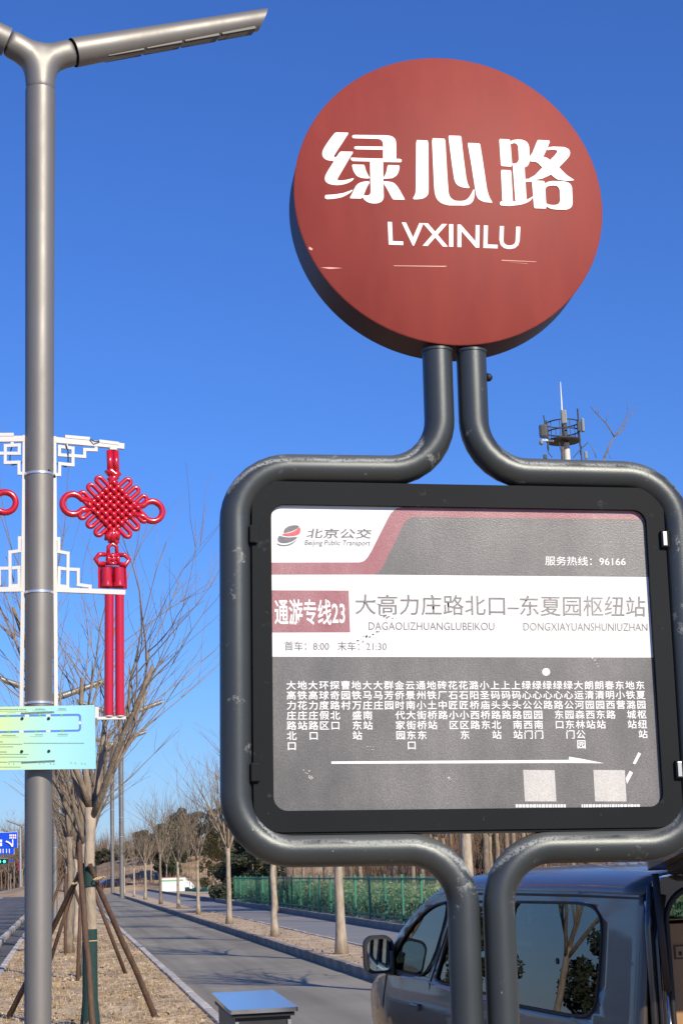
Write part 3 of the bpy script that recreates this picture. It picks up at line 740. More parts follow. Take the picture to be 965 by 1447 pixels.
# ------------------------------------------------------------------ lattice bracket and red knot on the lamp
DA = radians(20)
def deco_frame(az): return rotz(pb, az)
DFm = deco_frame(DA); duv = plane_uv(frame(pb, DFm.col[0].xyz, DFm.col[1].xyz, DFm.col[2].xyz))
def D3(px, py, y=0.0):
    q = duv(px, py); return Vector((q[0], y, q[1]))
br = empty('lattice_bracket', DFm, 'white lattice bracket on the right side of the near lamp pole', 'bracket', 'white lattice brackets on the lamp pole')
BW = .030
cK = (70, 620, 8.042)
def kx(P, c=cK): return [(c[0]+x/c[2], c[1]+y/c[2]) for x, y in P]
b = MB(); b.bar(D3(77, 617), D3(79.5, 1016), .035, .035); b.build('upright', WIRON, br)
b = MB(); b.bar(D3(78, 622), D3(175.5, 631), .04, .055); b.build('top_rail', WIRON, br)
b = MB(); b.bar(D3(78, 833.5), D3(177, 837.5), .04, .045); b.build('lower_rail', WIRON, br)
b = MB(); b.bar(D3(137, 1015), D3(178, 1014.5), .035, .026); b.bar(D3(137, 1015), D3(137, 999), .035, .026); b.build('foot_rail', WIRON, br)
b = MB(); b.bar(D3(92, 617.5), D3(127, 620.5), .05, .03); b.bar(D3(140, 624), D3(168, 627.5), .05, .03); b.build('rail_cap', WIRON, br)
def lattice(segs, name):
    b = MB()
    for i, P in enumerate(segs):
        for a, c in zip(P, P[1:]):
            A, Cc = D3(*a), D3(*c); d = (Cc-A).normalized()*BW/2; b.bar(A-d, Cc+d, .028+.0015*(i % 3), BW)
    return b.build(name, WIRON, br)
lattice([kx([(530, 85), (530, 130), (400, 125), (400, 205), (268, 195), (115, 185), (115, 90), (268, 110), (268, 300), (118, 285), (115, 410), (55, 408)]), kx([(193, 60), (193, 100)])], 'lattice_top')
cL = (0, 590, 3.2167)
lattice([kx([(250, 552), (268, 552), (268, 610), (310, 618), (308, 772), (268, 765), (270, 685), (308, 690), (356, 692), (356, 760), (410, 768), (410, 785)], cL), kx([(290, 768), (290, 785)], cL)], 'lattice_bottom')
b = MB()
b.tube([D3(93, 628, -.02), D3(96, 640, -.03), D3(97, 652, .01), D3(94, 660, 0), D3(80, 655, 0)], .006, 5)
b.tube([D3(127, 622, -.03), D3(133, 626, -.05), D3(140, 625, -.03)], .006, 5)
b.tube([D3(76, 672, -.05), D3(80, 676, 0), D3(66, 668, -.13)], .005, 5)
b.build('cable', CABLE, br)
br2 = copy_tree(br, rotz(pb, DA+pi+radians(-6)), 'white lattice bracket on the left side of the near lamp pole, cut by the frame')

def knot():
    k = empty('chinese_knot', DFm, 'glossy red plastic knot ornament with two long tubes right of the lamp pole', 'ornament', 'red knot ornaments on the lamp pole')
    ctr = D3(160.5, 716.5); s = .078                       # cord pitch
    e1 = (D3(205, 726)-ctr); ex = Vector((1, 0, -.02)).normalized(); ez = Vector((.02, 0, 1))
    def G(i, j, y=0.):                                        # diamond grid: i down-right, j up-right
        return ctr + ex*((i+j)*s*.5) + ez*((j-i)*s*.5) + Vector((0, y, 0))
    n = 4.0; r = .022
    b = MB()
    for a in range(7):
        i = -3+a; P1, P2 = [], []
        for q in range(49):
            t = -3.35+6.7*q/48; h = .013*cos(pi*(t+i))
            P1.append(G(t, i, -h-.012)); P2.append(G(i, t, h-.004))
        b.tube(P1, [r*1.25 if abs(cos(pi*(x*6.7/48-3.35+i))) > .6 else r for x in range(49)], 8); b.tube(P2, r, 8)
    b.build('woven_body', KRED, k, smooth=True)
    bp = [G(-3.5, -3.5), G(3.5, -3.5), G(3.5, 3.5), G(-3.5, 3.5)]
    b = MB(); b.add([p+Vector((0, .012, 0)) for p in bp]+[p+Vector((0, .02, 0)) for p in bp], [(0, 1, 2, 3), (7, 6, 5, 4), (0, 4, 5, 1), (1, 5, 6, 2), (2, 6, 7, 3), (3, 7, 4, 0)]); b.build('backing_plate', KRED, k)
    def ear(i0, side):                                      # a U loop leaving the side of the diamond
        pts = []; L1 = 2.5; hw = .54
        for q in range(17):
            t = q/16
            if t < .3: u, v = -hw, t/.3*(L1-hw)
            elif t > .7: u, v = hw, (1-t)/.3*(L1-hw)
            else:
                a = pi*(t-.3)/.4; u, v = -hw*cos(a), L1-hw+hw*sin(a)
            o = 3.1+v
            pts.append({0: G(-o, i0+u), 1: G(i0+u, o), 2: G(o, i0+u), 3: G(i0+u, -o)}[side])
        return pts
    for side in range(4):
        for i0 in (-2.55, -.5, 1.5): MB().tube(ear(i0 if side in (0, 3) else -i0, side), .022, 8).build('side_loop', KRED, k, smooth=True)
    def tear(cx, cz, rx, rz, sx):
        P = []
        for q in range(29):
            a = -2.55+5.1*q/28; P.append(Vector((cx+sx*rx*cos(a), 0, cz+rz*sin(a))))
        tip = Vector((cx-sx*rx*2.1, 0, cz)); return [tip+Vector((0, 0, -.03))]+P+[tip+Vector((0, 0, .03))]
    for (px, py, sx) in ((103.5, 712.5, -1), (215.5, 722.5, 1)):
        c = D3(px, py); MB().tube(tear(c.x, c.z, .100, .098, sx), .031, 10).build('big_loop', KRED, k, smooth=True)
    b = MB()
    for dx in (-.03, .03): b.tube([D3(159.5, 637)+Vector((dx, 0, 0)), D3(160.5, 670)+Vector((dx, 0, 0))], .03, 10)
    b.tube([D3(152, 670), D3(157, 665), D3(163, 672), D3(168, 667)], .04, 8); b.tube([D3(166, 672), D3(160, 676), D3(157, 682), D3(163, 686)], .036, 8); b.tube([D3(154, 674), D3(160, 680), D3(166, 684)], .03, 8); b.build('hanging_cord', KRED, k, smooth=True)
    MB().box(D3(160, 633.5), (.07, .05, .035)).build('hook', WIRON, k)
    cF = (110, 740, 6.893)
    def F3(x, y, yy=0): return D3(cF[0]+x/cF[2], cF[1]+y/cF[2], yy)
    b = MB()
    b.tube([F3(300, 160), F3(300, 120), F3(345, 70), F3(385, 100), F3(370, 150)], .04, 8); b.tube([F3(320, 60), F3(350, 110), F3(330, 170)], .045, 8)
    b.tube([F3(300, 160), F3(360, 165), F3(390, 200)], .03, 8)
    b.tube([F3(300, 290), F3(300, 225), F3(340, 195), F3(380, 222), F3(385, 300)], .02, 8)
    b.tube([F3(270, 300), F3(210, 300), F3(175, 345), F3(205, 390), F3(270, 390)], .024, 8)
    b.tube([F3(410, 305), F3(460, 305), F3(505, 350), F3(470, 400), F3(410, 395)], .024, 8)
    for i in range(3):
        b.tube([F3(275, 300+i*45), F3(340, 315+i*38, -.02), F3(405, 300+i*45)], .019, 8); b.tube([F3(290+i*50, 295, -.01), F3(300+i*45, 350, -.03), F3(285+i*55, 405, -.01)], .019, 8)
    b.build('small_knot', KRED, k, smooth=True)
    b = MB()
    b.tube([F3(215, 400, .02), F3(215, 620, .02)], .012, 6); b.tube([F3(470, 420, .02), F3(478, 630, .02)], .012, 6)
    q = [F3(215, 405, .025), F3(468, 415, .025), F3(482, 632, .025), F3(205, 622, .025)]; b.add(q+[p+Vector((0, .01, 0)) for p in q], [(0, 1, 2, 3), (7, 6, 5, 4), (0, 4, 5, 1), (1, 5, 6, 2), (2, 6, 7, 3), (3, 7, 4, 0)])
    b.build('tassel_plate', KRED, k)
    for x in (283, 400):
        c1, c0 = F3(x, 430), F3(x+4, 612); b = MB()
        b.tube([c0, c0+Vector((0, 0, .02)), c0+Vector((0, 0, .045)), c0+Vector((0, 0, .06)), c1], [.056, .056, .050, .052, .050], 16); b.build('tassel_cap', KRED, k, smooth=40)
    for (x0, x1) in ((154, 153), (168.5, 168.5)):
        A, Bq = D3(x0+.8, 841), D3(x1+1.2, 1011)
        t = MB().tube([A, Bq], .044, 16).build('tube', KRED, k, smooth=40)
        MB().tube([Bq+Vector((0, 0, .012)), Bq-Vector((0, 0, .012))], .04, 16).build('end_cap', WIRON, t, smooth=40)
    return k
kn = knot()
kn2 = copy_tree(kn, rotz(pb, DA+pi+radians(-6)), 'red knot ornament left of the lamp pole, only its loop in view')

# route board strapped to the lamp pole
bx = axes(radians(4), 0, 0.012)
o3 = at(54, 1042, LY-.2)
BF = frame(Vector((o3.x, o3.y, .13)), *bx); BC = frame(o3, *bx); buv = plane_uv(BC)
board = empty('route_map_board', BC, 'thin pale green and cyan route map board strapped to the near lamp pole', 'sign')
GB = bpy.data.materials.new('green to cyan print'); GB.use_nodes = True
n_, l_ = GB.node_tree.nodes, GB.node_tree.links; pr_ = n_['Principled BSDF']; tc = n_.new('ShaderNodeTexCoord'); sx_ = n_.new('ShaderNodeSeparateXYZ'); l_.new(tc.outputs['Object'], sx_.inputs[0])
rp = n_.new('ShaderNodeValToRGB'); mr = n_.new('ShaderNodeMapRange'); mr.inputs[1].default_value = -.35; mr.inputs[2].default_value = .52
l_.new(sx_.outputs[0], mr.inputs[0]); l_.new(mr.outputs[0], rp.inputs[0]); l_.new(rp.outputs[0], pr_.inputs['Base Color']); pr_.inputs['Roughness'].default_value = .45
rp.color_ramp.elements[0].color = (.58, .76, .34, 1); rp.color_ramp.elements[1].color = (.30, .66, .82, 1); e = rp.color_ramp.elements.new(.45); e.color = (.40, .76, .66, 1)
R0 = [buv(-32, 999.5), buv(134.2, 996.3), buv(136, 1086.5), buv(-30, 1088.3)]
b = MB(); b.add([(p[0], 0, p[1]) for p in R0]+[(p[0], .008, p[1]) for p in R0], [(3, 2, 1, 0), (4, 5, 6, 7), (0, 1, 5, 4), (1, 2, 6, 5), (2, 3, 7, 6), (3, 0, 4, 7)])
bp_ = b.build('board_plate', GB, board)
LBL = mat('route line blue', (.09, .22, .62), .5); GDOT = mat('route dot green', (.16, .50, .10), .5); DTX = mat('route board small print', (.12, .22, .22), .6)
cR = (0, 980, 6.655)
def rx(P): return [(cR[0]+x/cR[2], cR[1]+y/cR[2]) for x, y in P]
poly_on(buv, [rx([(-200, 204), (0, 202), (735, 190), (757, 196), (766, 215), (766, 330), (758, 350), (740, 358), (0, 372), (-200, 375)]),
              rx([(-200, 223), (0, 221), (730, 210), (740, 214), (746, 222), (746, 326), (742, 334), (732, 339), (0, 353), (-200, 356)])], LBL, 'route_line', bp_, -.001)
for (x, y) in ((78, 210), (377, 205), (584, 203), (86, 360), (342, 355), (588, 351)):
    poly_on(buv, [rx([(x+13*cos(a*pi/6), y+13*sin(a*pi/6)) for a in range(12)])], GDOT, 'route_dot', bp_, -.0016)
for (x, y) in ((258, 208), (458, 206), (206, 359), (458, 354)):
    poly_on(buv, [rx([(x-20, y-8), (x+20, y-8), (x+20, y+8), (x-20, y+8)])], WHITE, 'route_arrow', bp_, -.0017)
poly_on(buv, [rx([(747, 288), (764, 288), (764, 270), (756, 255), (747, 270)])], WHITE, 'route_arrow', bp_, -.0017)
rg = random.Random(3); b = MB(); bh = MB()
rows = [(0, 165, 150, 11), (185, 250, 150, 11), (335, 425, 147, 10), (555, 620, 145, 11), (0, 265, 167, 4), (305, 450, 163, 4), (540, 635, 161, 4), (75, 150, 181, 4), (22, 150, 394, 9), (335, 400, 388, 9), (545, 635, 384, 9), (0, 180, 409, 4), (290, 405, 405, 4), (540, 640, 400, 4),
        (0, 25, 455, 11), (0, 210, 477, 9), (225, 795, 468, 9), (0, 130, 502, 8), (0, 62, 550, 11), (0, 272, 572, 9), (0, 255, 598, 8), (0, 70, 646, 10), (85, 350, 642, 10), (0, 200, 692, 8)]
for (x0, x1, y, h) in rows:
    x = x0-(60 if x0 == 0 else 0)
    while x < x1:
        wd = h*rg.uniform(.55, 1.0)
        P = [buv(*p) for p in rx([(x, y-h/2), (x+wd, y-h/2+rg.uniform(0, 2)), (x+wd*.9, y+h/2), (x+wd*.1, y+h/2)])]
        b.add([(p[0], -.0012, p[1]) for p in P], [(0, 1, 2, 3)]); x += wd+h*.22
b.build('small_print', DTX, bp_, kind='stuff')
b = MB()
for (x, y) in ((88, 660), (132, 664), (377, 658), (415, 655), (480, 662), (512, 664), (672, 653), (712, 657), (772, 660), (802, 662)):
    P = [buv(*p) for p in rx([(x-6, y-8), (x+2, y-10), (x+7, y+6), (x, y+9)])]; b.add([(p[0], -.0013, p[1]) for p in P], [(0, 1, 2, 3)])
b.build('leaf_print', GDOT, bp_)
for (x, y) in ((213, 235), (462, 235), (209, 545), (464, 542)):
    c = buv(*rx([(x, y)])[0]); MB().lathe([(.011, -.012), (.014, -.006), (.014, 0)], (c[0], 0, c[1]), 10, axis='Y').build('rivet', BLACK, board)
b = MB()
for dz in (.22, -.22): b.box((0, .07, dz), (.30, .14, .02))
b.build('strap', RIM, board)

# ------------------------------------------------------------------ trees
def bare_tree(seed, H=5.4, fork=2.35, r=.075, limbs=6, twn=10, sub=4, spread=1.0, r_t=.008, stub=True, lean=0.):
    rg = random.Random(seed); tr, cr, tw = MB(), MB(), MB()
    def bend(p, d, L, r0, r1, n, curl, wob):
        P, R = [p.copy()], [r0]; d = d.normalized()
        for i in range(n):
            d = (d+Vector((rg.gauss(0, wob), rg.gauss(0, wob), curl))).normalized(); p = p+d*(L/n); P.append(p.copy()); R.append(r0+(r1-r0)*(i+1)/n)
        return P, R
    P = [Vector((lean*z/fork*rg.uniform(.8, 1.2)+rg.gauss(0, .008), rg.gauss(0, .008), z)) for z in [fork*i/8 for i in range(9)]]
    R = [r*(1.5 if i == 0 else 1.12 if i == 1 else 1-.03*i) for i in range(9)]; R[-1] = r*.95
    tr.tube(P, R, 12); top = P[-1]
    L0 = H-fork
    ph = rg.uniform(0, 6)
    for i in range(limbs):
        a = ph+2*pi*i/limbs+rg.uniform(-.3, .3); inc = rg.uniform(.25, .62)*spread if i else .12
        d = Vector((cos(a)*sin(inc), sin(a)*sin(inc), cos(inc))); st = top+Vector((0, 0, rg.uniform(-.32, .0)))
        L = L0*rg.uniform(.42, .72); rl = r*rg.uniform(.44, .6)
        LP, LR = bend(st, d, L, rl, rl*.55, 7, .05, .07); cr.tube(LP, LR, 7)
        seconds = [(LP, LR)]
        for q in range(rg.choice((1, 2, 2))):
            j = rg.randint(2, 4); aa = rg.uniform(0, 2*pi)
            d2 = ((LP[j+1]-LP[j]).normalized()+Vector((cos(aa), sin(aa), .25))*rg.uniform(.35, .7)).normalized()
            QP, QR = bend(LP[j], d2, L*rg.uniform(.4, .75), LR[j]*.66, LR[j]*.3, 6, .06, .08); cr.tube(QP, QR, 6); seconds.append((QP, QR))
        for (SP, SR) in seconds:
            for q in range(int(twn*(1 if SP is LP else .6))):
                j = rg.randint(3, len(SP)-1); aa = rg.uniform(0, 2*pi); out = Vector((cos(aa), sin(aa), 0))
                bias = (SP[j]-Vector((top.x, top.y, SP[j].z))); bias = bias.normalized() if bias.length > .01 else out
                d2 = (out*.45+bias*.5+Vector((0, 0, rg.uniform(.35, 1.2)))).normalized()
                TL = L0*rg.uniform(.22, .62)
                TP, TR = bend(SP[j], d2, TL, r_t*rg.uniform(.8, 1.5), r_t*.35, 6, .03, .10); tw.tube(TP, TR, 4, cap=False)
                for z in range(sub):
                    jj = rg.randint(1, 5); aa = rg.uniform(0, 2*pi)
                    d3 = ((TP[jj+1]-TP[jj]).normalized()+Vector((cos(aa), sin(aa), .3))*.6).normalized()
                    UP, UR = bend(TP[jj], d3, TL*rg.uniform(.2, .55), r_t*.5, r_t*.25, 3, .02, .12); tw.tube(UP, UR, 3, cap=False)
    return tr, cr, tw
def put_tree(meshes, p, label, group, bark=BARK, ang=0, sc=1, name='bare_tree', cat='tree'):
    m = rotz(p, ang) @ Matrix.Scale(sc, 4)
    t = empty(name, m, label, cat, group)
    for nm, me in zip(('trunk', 'crown', 'twigs'), meshes):
        link(me, nm, t)
    return t
def tree_meshes(parts, bark):
    out = []
    for nm, b, mt in zip(('trunk', 'crown', 'twigs'), parts, (bark, BARK, TWIG)):
        me = bpy.data.meshes.new(nm); me.from_pydata(b.v, [], b.f); me.materials.append(mt)
        me.polygons.foreach_set('use_smooth', [True]*len(me.polygons)); out.append(me)
    return out
# the near staked tree
nb = gz(128, 1452, .13)
near = put_tree(tree_meshes(bare_tree(21, H=6.0, fork=2.45, r=.074, limbs=6, twn=5, sub=5, spread=1.15, r_t=.0075), BARKP), nb, 'nearest bare pruned tree on the verge with a green wrapped trunk', 'bare trees on the verge')
b = MB(); b.tube([(0, 0, -.05), (.0, 0, .3), (0, 0, 1.08)], [.122, .088, .083], 18); b.build('trunk_wrap', WRAP, near, smooth=40)
b = MB(); b.tube([(0, 0, 1.56), (0, 0, 1.78)], .081, 18); b.build('trunk_wrap', WRAP, near, smooth=40)
b = MB(); b.tube([(.087*cos(a*pi/8), .087*sin(a*pi/8), .95) for a in range(16)], .007, 5, closed=True); b.build('tie', ROPE, near)
sup = empty('tree_support', rotz(nb, 0), 'brown wooden stakes leaning together around the nearest verge tree', 'tree stakes')
tops = []
def lift(px, py, Y): q = at(px, py, Y); return q-nb
for (bx_, tx) in (((221, 1438, 0), (127, 1222, -.12)), ((9, 1440, 0), (120, 1222, .02)), ((131, 1452, -.38), (112, 1190, -.10))):
    A = (gz(bx_[0], bx_[1], .13) if not bx_[2] else at(bx_[0], bx_[1], nb.y+bx_[2]))-nb; T = lift(tx[0], tx[1], nb.y+tx[2])
    A.z = min(A.z, 0)-.03
    pts = [A+(T-A)*k/6+Vector((random.Random(k).gauss(0, .006), 0, 0)) for k in range(7)]
    MB().tube(pts, [.036-.001*k for k in range(7)], 10).build('stake', STAKE, sup, smooth=40)
for (px, py) in ((108, 1247), (139, 1241)):
    c = lift(px, py, nb.y-.1); MB().tube([c+Vector((.055*cos(a*pi/6), .05*sin(a*pi/6), .02*sin(a*pi/6+1))) for a in range(12)], .008, 5, closed=True).build('tie', ROPE, sup)
    MB().tube([c, c+Vector((.06, -.03, .02)), c+Vector((.09, -.02, .0))], .006, 5).build('tie', ROPE, sup)
# shared tree kinds
KINDS = [tree_meshes(bare_tree(s, H=h, fork=f, r=rr, limbs=l, twn=6, sub=3, spread=sp, r_t=.009), BARKP if s % 2 else BARK)
         for (s, h, f, rr, l, sp) in ((31, 5.6, 2.3, .082, 6, .95), (32, 5.9, 2.5, .078, 5, .8), (33, 5.3, 2.2, .085, 7, 1.05), (35, 6.0, 2.4, .075, 5, .9))]
rg = random.Random(77)
vlab = ['second bare verge tree, left of the staked one', 'third bare verge tree up the dry verge', 'bare verge tree behind the second lamp pole']
for i, s in enumerate([29, 38.5, 45, 52, 59, 66, 74, 82, 92, 102, 114, 128]):
    p = W(s, .32+rg.uniform(-.1, .1) - (0.25 if i == 1 else 0), .12)
    put_tree(KINDS[i % 4], p, ['bare verge tree just behind the staked tree, hidden by its trunk', 'pale second verge tree standing on open dry grass', 'third bare verge tree crowded behind the pale one'][i] if i < 3 else 'small distant bare verge tree, %s up the packed row left of the lane' % 'x x x fourth fifth sixth seventh eighth ninth tenth eleventh last'.split()[i],
             'bare trees on the verge', ang=rg.uniform(0, 6), sc=rg.uniform(.95, 1.12))
def stakes(p, label):
    r_ = empty('tree_support', rotz(p, rg.uniform(0, 6)), label, 'tree stakes', 'stakes round the far verge trees')
    for k in range(3):
        a = 2.1*k; MB().tube([(cos(a)*.8, sin(a)*.8, 0), (cos(a)*.08, sin(a)*.08, 1.75)], .035, 8).build('stake', STAKE, r_, smooth=True)
stakes(W(29, .32, .12), 'brown stakes round the tree behind the nearest one'); stakes(W(38.5, .05, .12), 'brown stakes round the pale second verge tree')
rt_spots = [(482.5, 1348), (388, 1323), (324.5, 1306), (280.5, 1292), (252.5, 1284), (227.5, 1278), (206, 1271.5), (190, 1267.5), (176, 1264)]
names = ['thick pale bare tree with flared roots right of the left pipe bend', 'pale bare tree between the pipe and the green fence end', 'pale bare tree in front of the dark conifer', 'dark trunked bare tree beside the lane kerb', 'bare tree just right of the white barrier', 'bare tree just left of the white barrier',
         'slim bare tree well left of the white barrier', 'slim bare tree near the parked black car', 'slim far bare tree in front of the black car']
for i, (px, py) in enumerate(rt_spots):
    p = gz(px, py, .125)
    put_tree(KINDS[(0, 2, 0, 1, 3, 2, 1, 3, 0)[i]] if i < 3 else KINDS[i % 4], p, names[i], 'bare street trees right of the lane', ang=rg.uniform(0, 6), sc=rg.uniform(.95, 1.1)*(1.12 if i == 0 else 1))
for s in (22.5, 3.5, -6):
    put_tree(KINDS[int(s) % 4], W(s, 5.5, .125), 'bare street tree right of the lane hidden behind the van', 'bare street trees right of the lane', ang=rg.uniform(0, 6), sc=1.1)
# root flare on the nearest of that row
p = gz(482.5, 1348, .125)

# tall tree whose top twigs show above the sign
tp = at(828, 1235, 42); tb = Vector((tp.x, 42, .15))
tt = empty('tall_bare_tree', rotz(tb, 0), 'tall bare tree, only its forked top twigs show above the sign frame', 'tree')
b = MB()
def TP(px, py, y=42): return at(px, py, y)-tb
b.tube([Vector((0, 0, 0)), TP(832, 1000), TP(838, 800), TP(845, 690), TP(853, 648)], [.16, .12, .08, .05, .03], 10); b.build('trunk', BARK, tt, smooth=True)
b = MB()
for P, r0 in (([(853, 648), (859, 633), (867, 617)], .028), ([(867, 617), (862, 607), (855, 597), (848, 590), (841, 583), (836, 577), (834, 574)], .02), ([(867, 617), (873, 610), (879, 600), (884, 590), (887, 580)], .018), ([(867, 617), (876, 612), (881, 605), (884, 596), (893, 584), (900, 571)], .016),
              ([(856, 597), (857, 588), (860, 580), (864, 576)], .008), ([(862, 607), (856, 605), (852, 604)], .007), ([(887, 580), (886, 573), (884, 568)], .008), ([(881, 603), (876, 600), (870, 600)], .005), ([(889, 590), (891, 584)], .005), ([(845, 587), (844, 578), (846, 568)], .006),
              ([(841, 583), (842, 577)], .01), ([(858, 640), (860, 634), (858, 628), (861, 624)], .008), ([(862, 648), (860, 643), (858, 636)], .008), ([(842, 647), (840, 641), (836, 633), (833, 627)], .012), ([(840, 641), (843, 636)], .006), ([(859, 633), (866, 628), (870, 622)], .006), ([(880, 607), (887, 604)], .005)):
    b.tube([TP(x, y, 42+.02*x-17) for x, y in P], [r0*(1-.55*i/(len(P)-1)) for i in range(len(P))], 6)
b.build('crown', BARK, tt, smooth=True)

# conifers and hedge
def leaf_cloud(mb, rg, pts, n, size, mi=0):
    for _ in range(n):
        c, rad = rg.choice(pts)
        d = Vector((rg.gauss(0, 1), rg.gauss(0, 1), rg.gauss(0, .8))).normalized()*rad*rg.uniform(.45, 1.0)**.5
        p = c+d; a = Vector((rg.gauss(0, 1), rg.gauss(0, 1), rg.gauss(0, 1))).normalized(); q = a.orthogonal().normalized(); s = size*rg.uniform(.5, 1.3)
        mb.add([p+a*s, p+q*s*.45, p-a*s*.6, p-q*s*.45], [(0, 1, 2, 3)], mi)
def conifer(seed, H, R, shape, n, m):
    rg = random.Random(seed); tr = MB(); tr.tube([(0, 0, 0), (0, 0, H*.5), (0, 0, H*.92)], [H*.028, H*.02, H*.006], 8); pts = []
    k = int(26+H*3)
    for i in range(k):
        t = rg.uniform(.16 if shape == 'pine' else .1, 1); rr = R*((1-t)**.75 if shape != 'pine' else (1-abs(t-.55)**2*2.6)*.8); rr = max(.1, rr)
        a = rg.uniform(0, 2*pi); rad = rr*rg.uniform(.35, 1.0); c = Vector((cos(a)*rad, sin(a)*rad, t*H)); pts.append((c, R*rg.uniform(.16, .30)))
        if i % 2 == 0: tr.tube([(0, 0, t*H*.92), tuple(c)], [H*.006, H*.002], 4, cap=False)
    cr = MB(); leaf_cloud(cr, rg, pts, n, R*.062)
    out = []
    for nm, b, mt in (('trunk', tr, BARK), ('crown', cr, m)):
        me = bpy.data.meshes.new(nm); me.from_pydata(b.v, [], b.f); me.materials.append(mt); out.append(me)
    return out
CK = [conifer(1, 8, 3.0, 'pine', 11000, PINE), conifer(2, 8, 3.4, 'pine', 11000, PINE), conifer(3, 6, 2.1, 'cone', 9000, PINEO), conifer(4, 5, 2.3, 'cone', 12000, PINE)]
def put_con(px, ytop, Y, kind, label, xs=1., group='conifers on and below the hill'):
    q = at(px, ytop, Y); z = ground_z(q.x, Y)-.1; hh = (q.z-z)/{0: 8, 1: 8, 2: 6, 3: 5}[kind]
    m = rotz(Vector((q.x, Y, z)), px) @ Matrix.Diagonal((hh*xs, hh*xs, hh, 1))
    t = empty('pine_tree' if kind < 2 else 'conifer', m, label, 'tree', group)
    for nm, me in zip(('trunk', 'crown'), CK[kind]): link(me, nm, t)
cons = [(354, 1163, 97, 3, 'dark dense conifer standing at the left end of the green fence', 1.25), (300, 1172, 150, 2, 'olive conifer on the dry slope right of the white barrier', .9), (320, 1178, 158, 2, 'smaller olive conifer just right of the other olive one', 1.),
        (262, 1146, 188, 0, 'tallest dark pine on the hill above the white barrier', 1.15), (238, 1166, 180, 1, 'dark pine on the hill left of the tallest pine', 1.1), (284, 1150, 196, 1, 'dark pine on the hill right of the tallest pine', 1.2), (218, 1180, 190, 0, 'dark pine lower on the left slope of the hill', 1.2),
        (200, 1176, 196, 1, 'dark pine above the slim far street lamps', 1.1), (181, 1190, 205, 0, 'dark pine behind the slim far street lamps', 1.2), (163, 1196, 212, 1, 'low dark pine behind the parked black car', 1.5), (145, 1200, 215, 0, 'low dark pine at the left foot of the hill', 1.7),
        (308, 1140, 205, 0, 'dark pine high on the right of the hill', 1.3), (330, 1150, 190, 1, 'dark pine behind the bare tree by the left pipe', 1.2), (250, 1158, 205, 1, 'dark pine on the hill crest behind the tallest', 1.5), (690, 1182, 92, 3, 'green conifer between the two bottom pipes above the fence', .9),
        (372, 1185, 120, 2, 'olive conifer just behind the fence corner', 1.1)]
for a in cons: put_con(*a[:5], xs=a[5])
rg = random.Random(9)
for i in range(5):
    q = W(18+i*11, -23-rg.uniform(0, 3), .1); m = rotz(q, rg.uniform(0, 6)) @ Matrix.Scale(rg.uniform(.5, .68), 4)
    t = empty('pine_tree', m, 'dark pine across the main road, seen mirrored in the van windows', 'tree', 'pines across the main road')
    for nm, me in zip(('trunk', 'crown'), CK[i % 2]): link(me, nm, t)
for i in range(8):
    put_tree(KINDS[i % 4], W(8+i*9, -14, .1), 'bare tree across the main road, seen mirrored in the van windows', 'bare trees across the main road', ang=rg.uniform(0, 6), sc=1.25)
# bare park trees beyond the fence
BIG = [tree_meshes(bare_tree(s, H=9.5, fork=3.4, r=.13, limbs=6, twn=9, sub=3, spread=.75, r_t=.016), BARK) for s in (51, 52)]
for i in range(44):
    px = 385+i*12.2+rg.uniform(-6, 6); Y = rg.choice((66, 74, 82, 92, 104, 118, 135)); q = at(px, 1240, Y)
    put_tree(BIG[i % 2], Vector((q.x, Y, ground_z(q.x, Y)-.05)), 'bare park tree among the brown woods beyond the green fence', 'bare park trees beyond the fence', ang=rg.uniform(0, 6), sc=rg.uniform(.75, 1.1), name='park_tree')
put_tree(BIG[0], Vector((at(655, 1240, 58).x, 58, .15)), 'dark forked park tree just behind the fence left of the conifer', 'bare park trees beyond the fence', ang=2, sc=.82, name='park_tree')
put_tree(BIG[1], Vector((at(688, 1240, 54).x, 54, .15)), 'thick pale park tree just behind the fence, between the bottom pipes', 'bare park trees beyond the fence', ang=4, sc=.9, name='park_tree')
# a few bare trees on the slope and along the far left road
for i, (px, Y, sc) in enumerate(((236, 172, 1.0), (268, 168, 1.1), (292, 178, 1.0), (316, 172, 1.2), (214, 178, .9), (338, 150, 1.3), (366, 140, 1.2), (246, 190, 1.1))):
    q = at(px, 1240, Y); put_tree(KINDS[i % 4], Vector((q.x, Y, ground_z(q.x, Y)-.05)), 'small bare tree on the dry slope, %s' % ['in front of the tall pine', 'right of the white barrier', 'between the two olive conifers', 'behind the right olive conifer', 'above the barrier left end', 'near the dark conifer by the fence', 'just beyond the fence corner', 'high up near the pine crest'][i], 'bare trees on the slope', ang=rg.uniform(0, 6), sc=sc)
for i in range(26):
    px = -14+i*2.9+rg.uniform(-1, 1); Y = rg.uniform(240, 420); q = at(px, 1240, Y)
    put_tree(BIG[i % 2], Vector((q.x, Y, 0)), 'far bare tree in the brown line at the end of the main road', 'far bare trees at the road end', ang=rg.uniform(0, 6), sc=rg.uniform(.8, 1.3), name='far_tree')
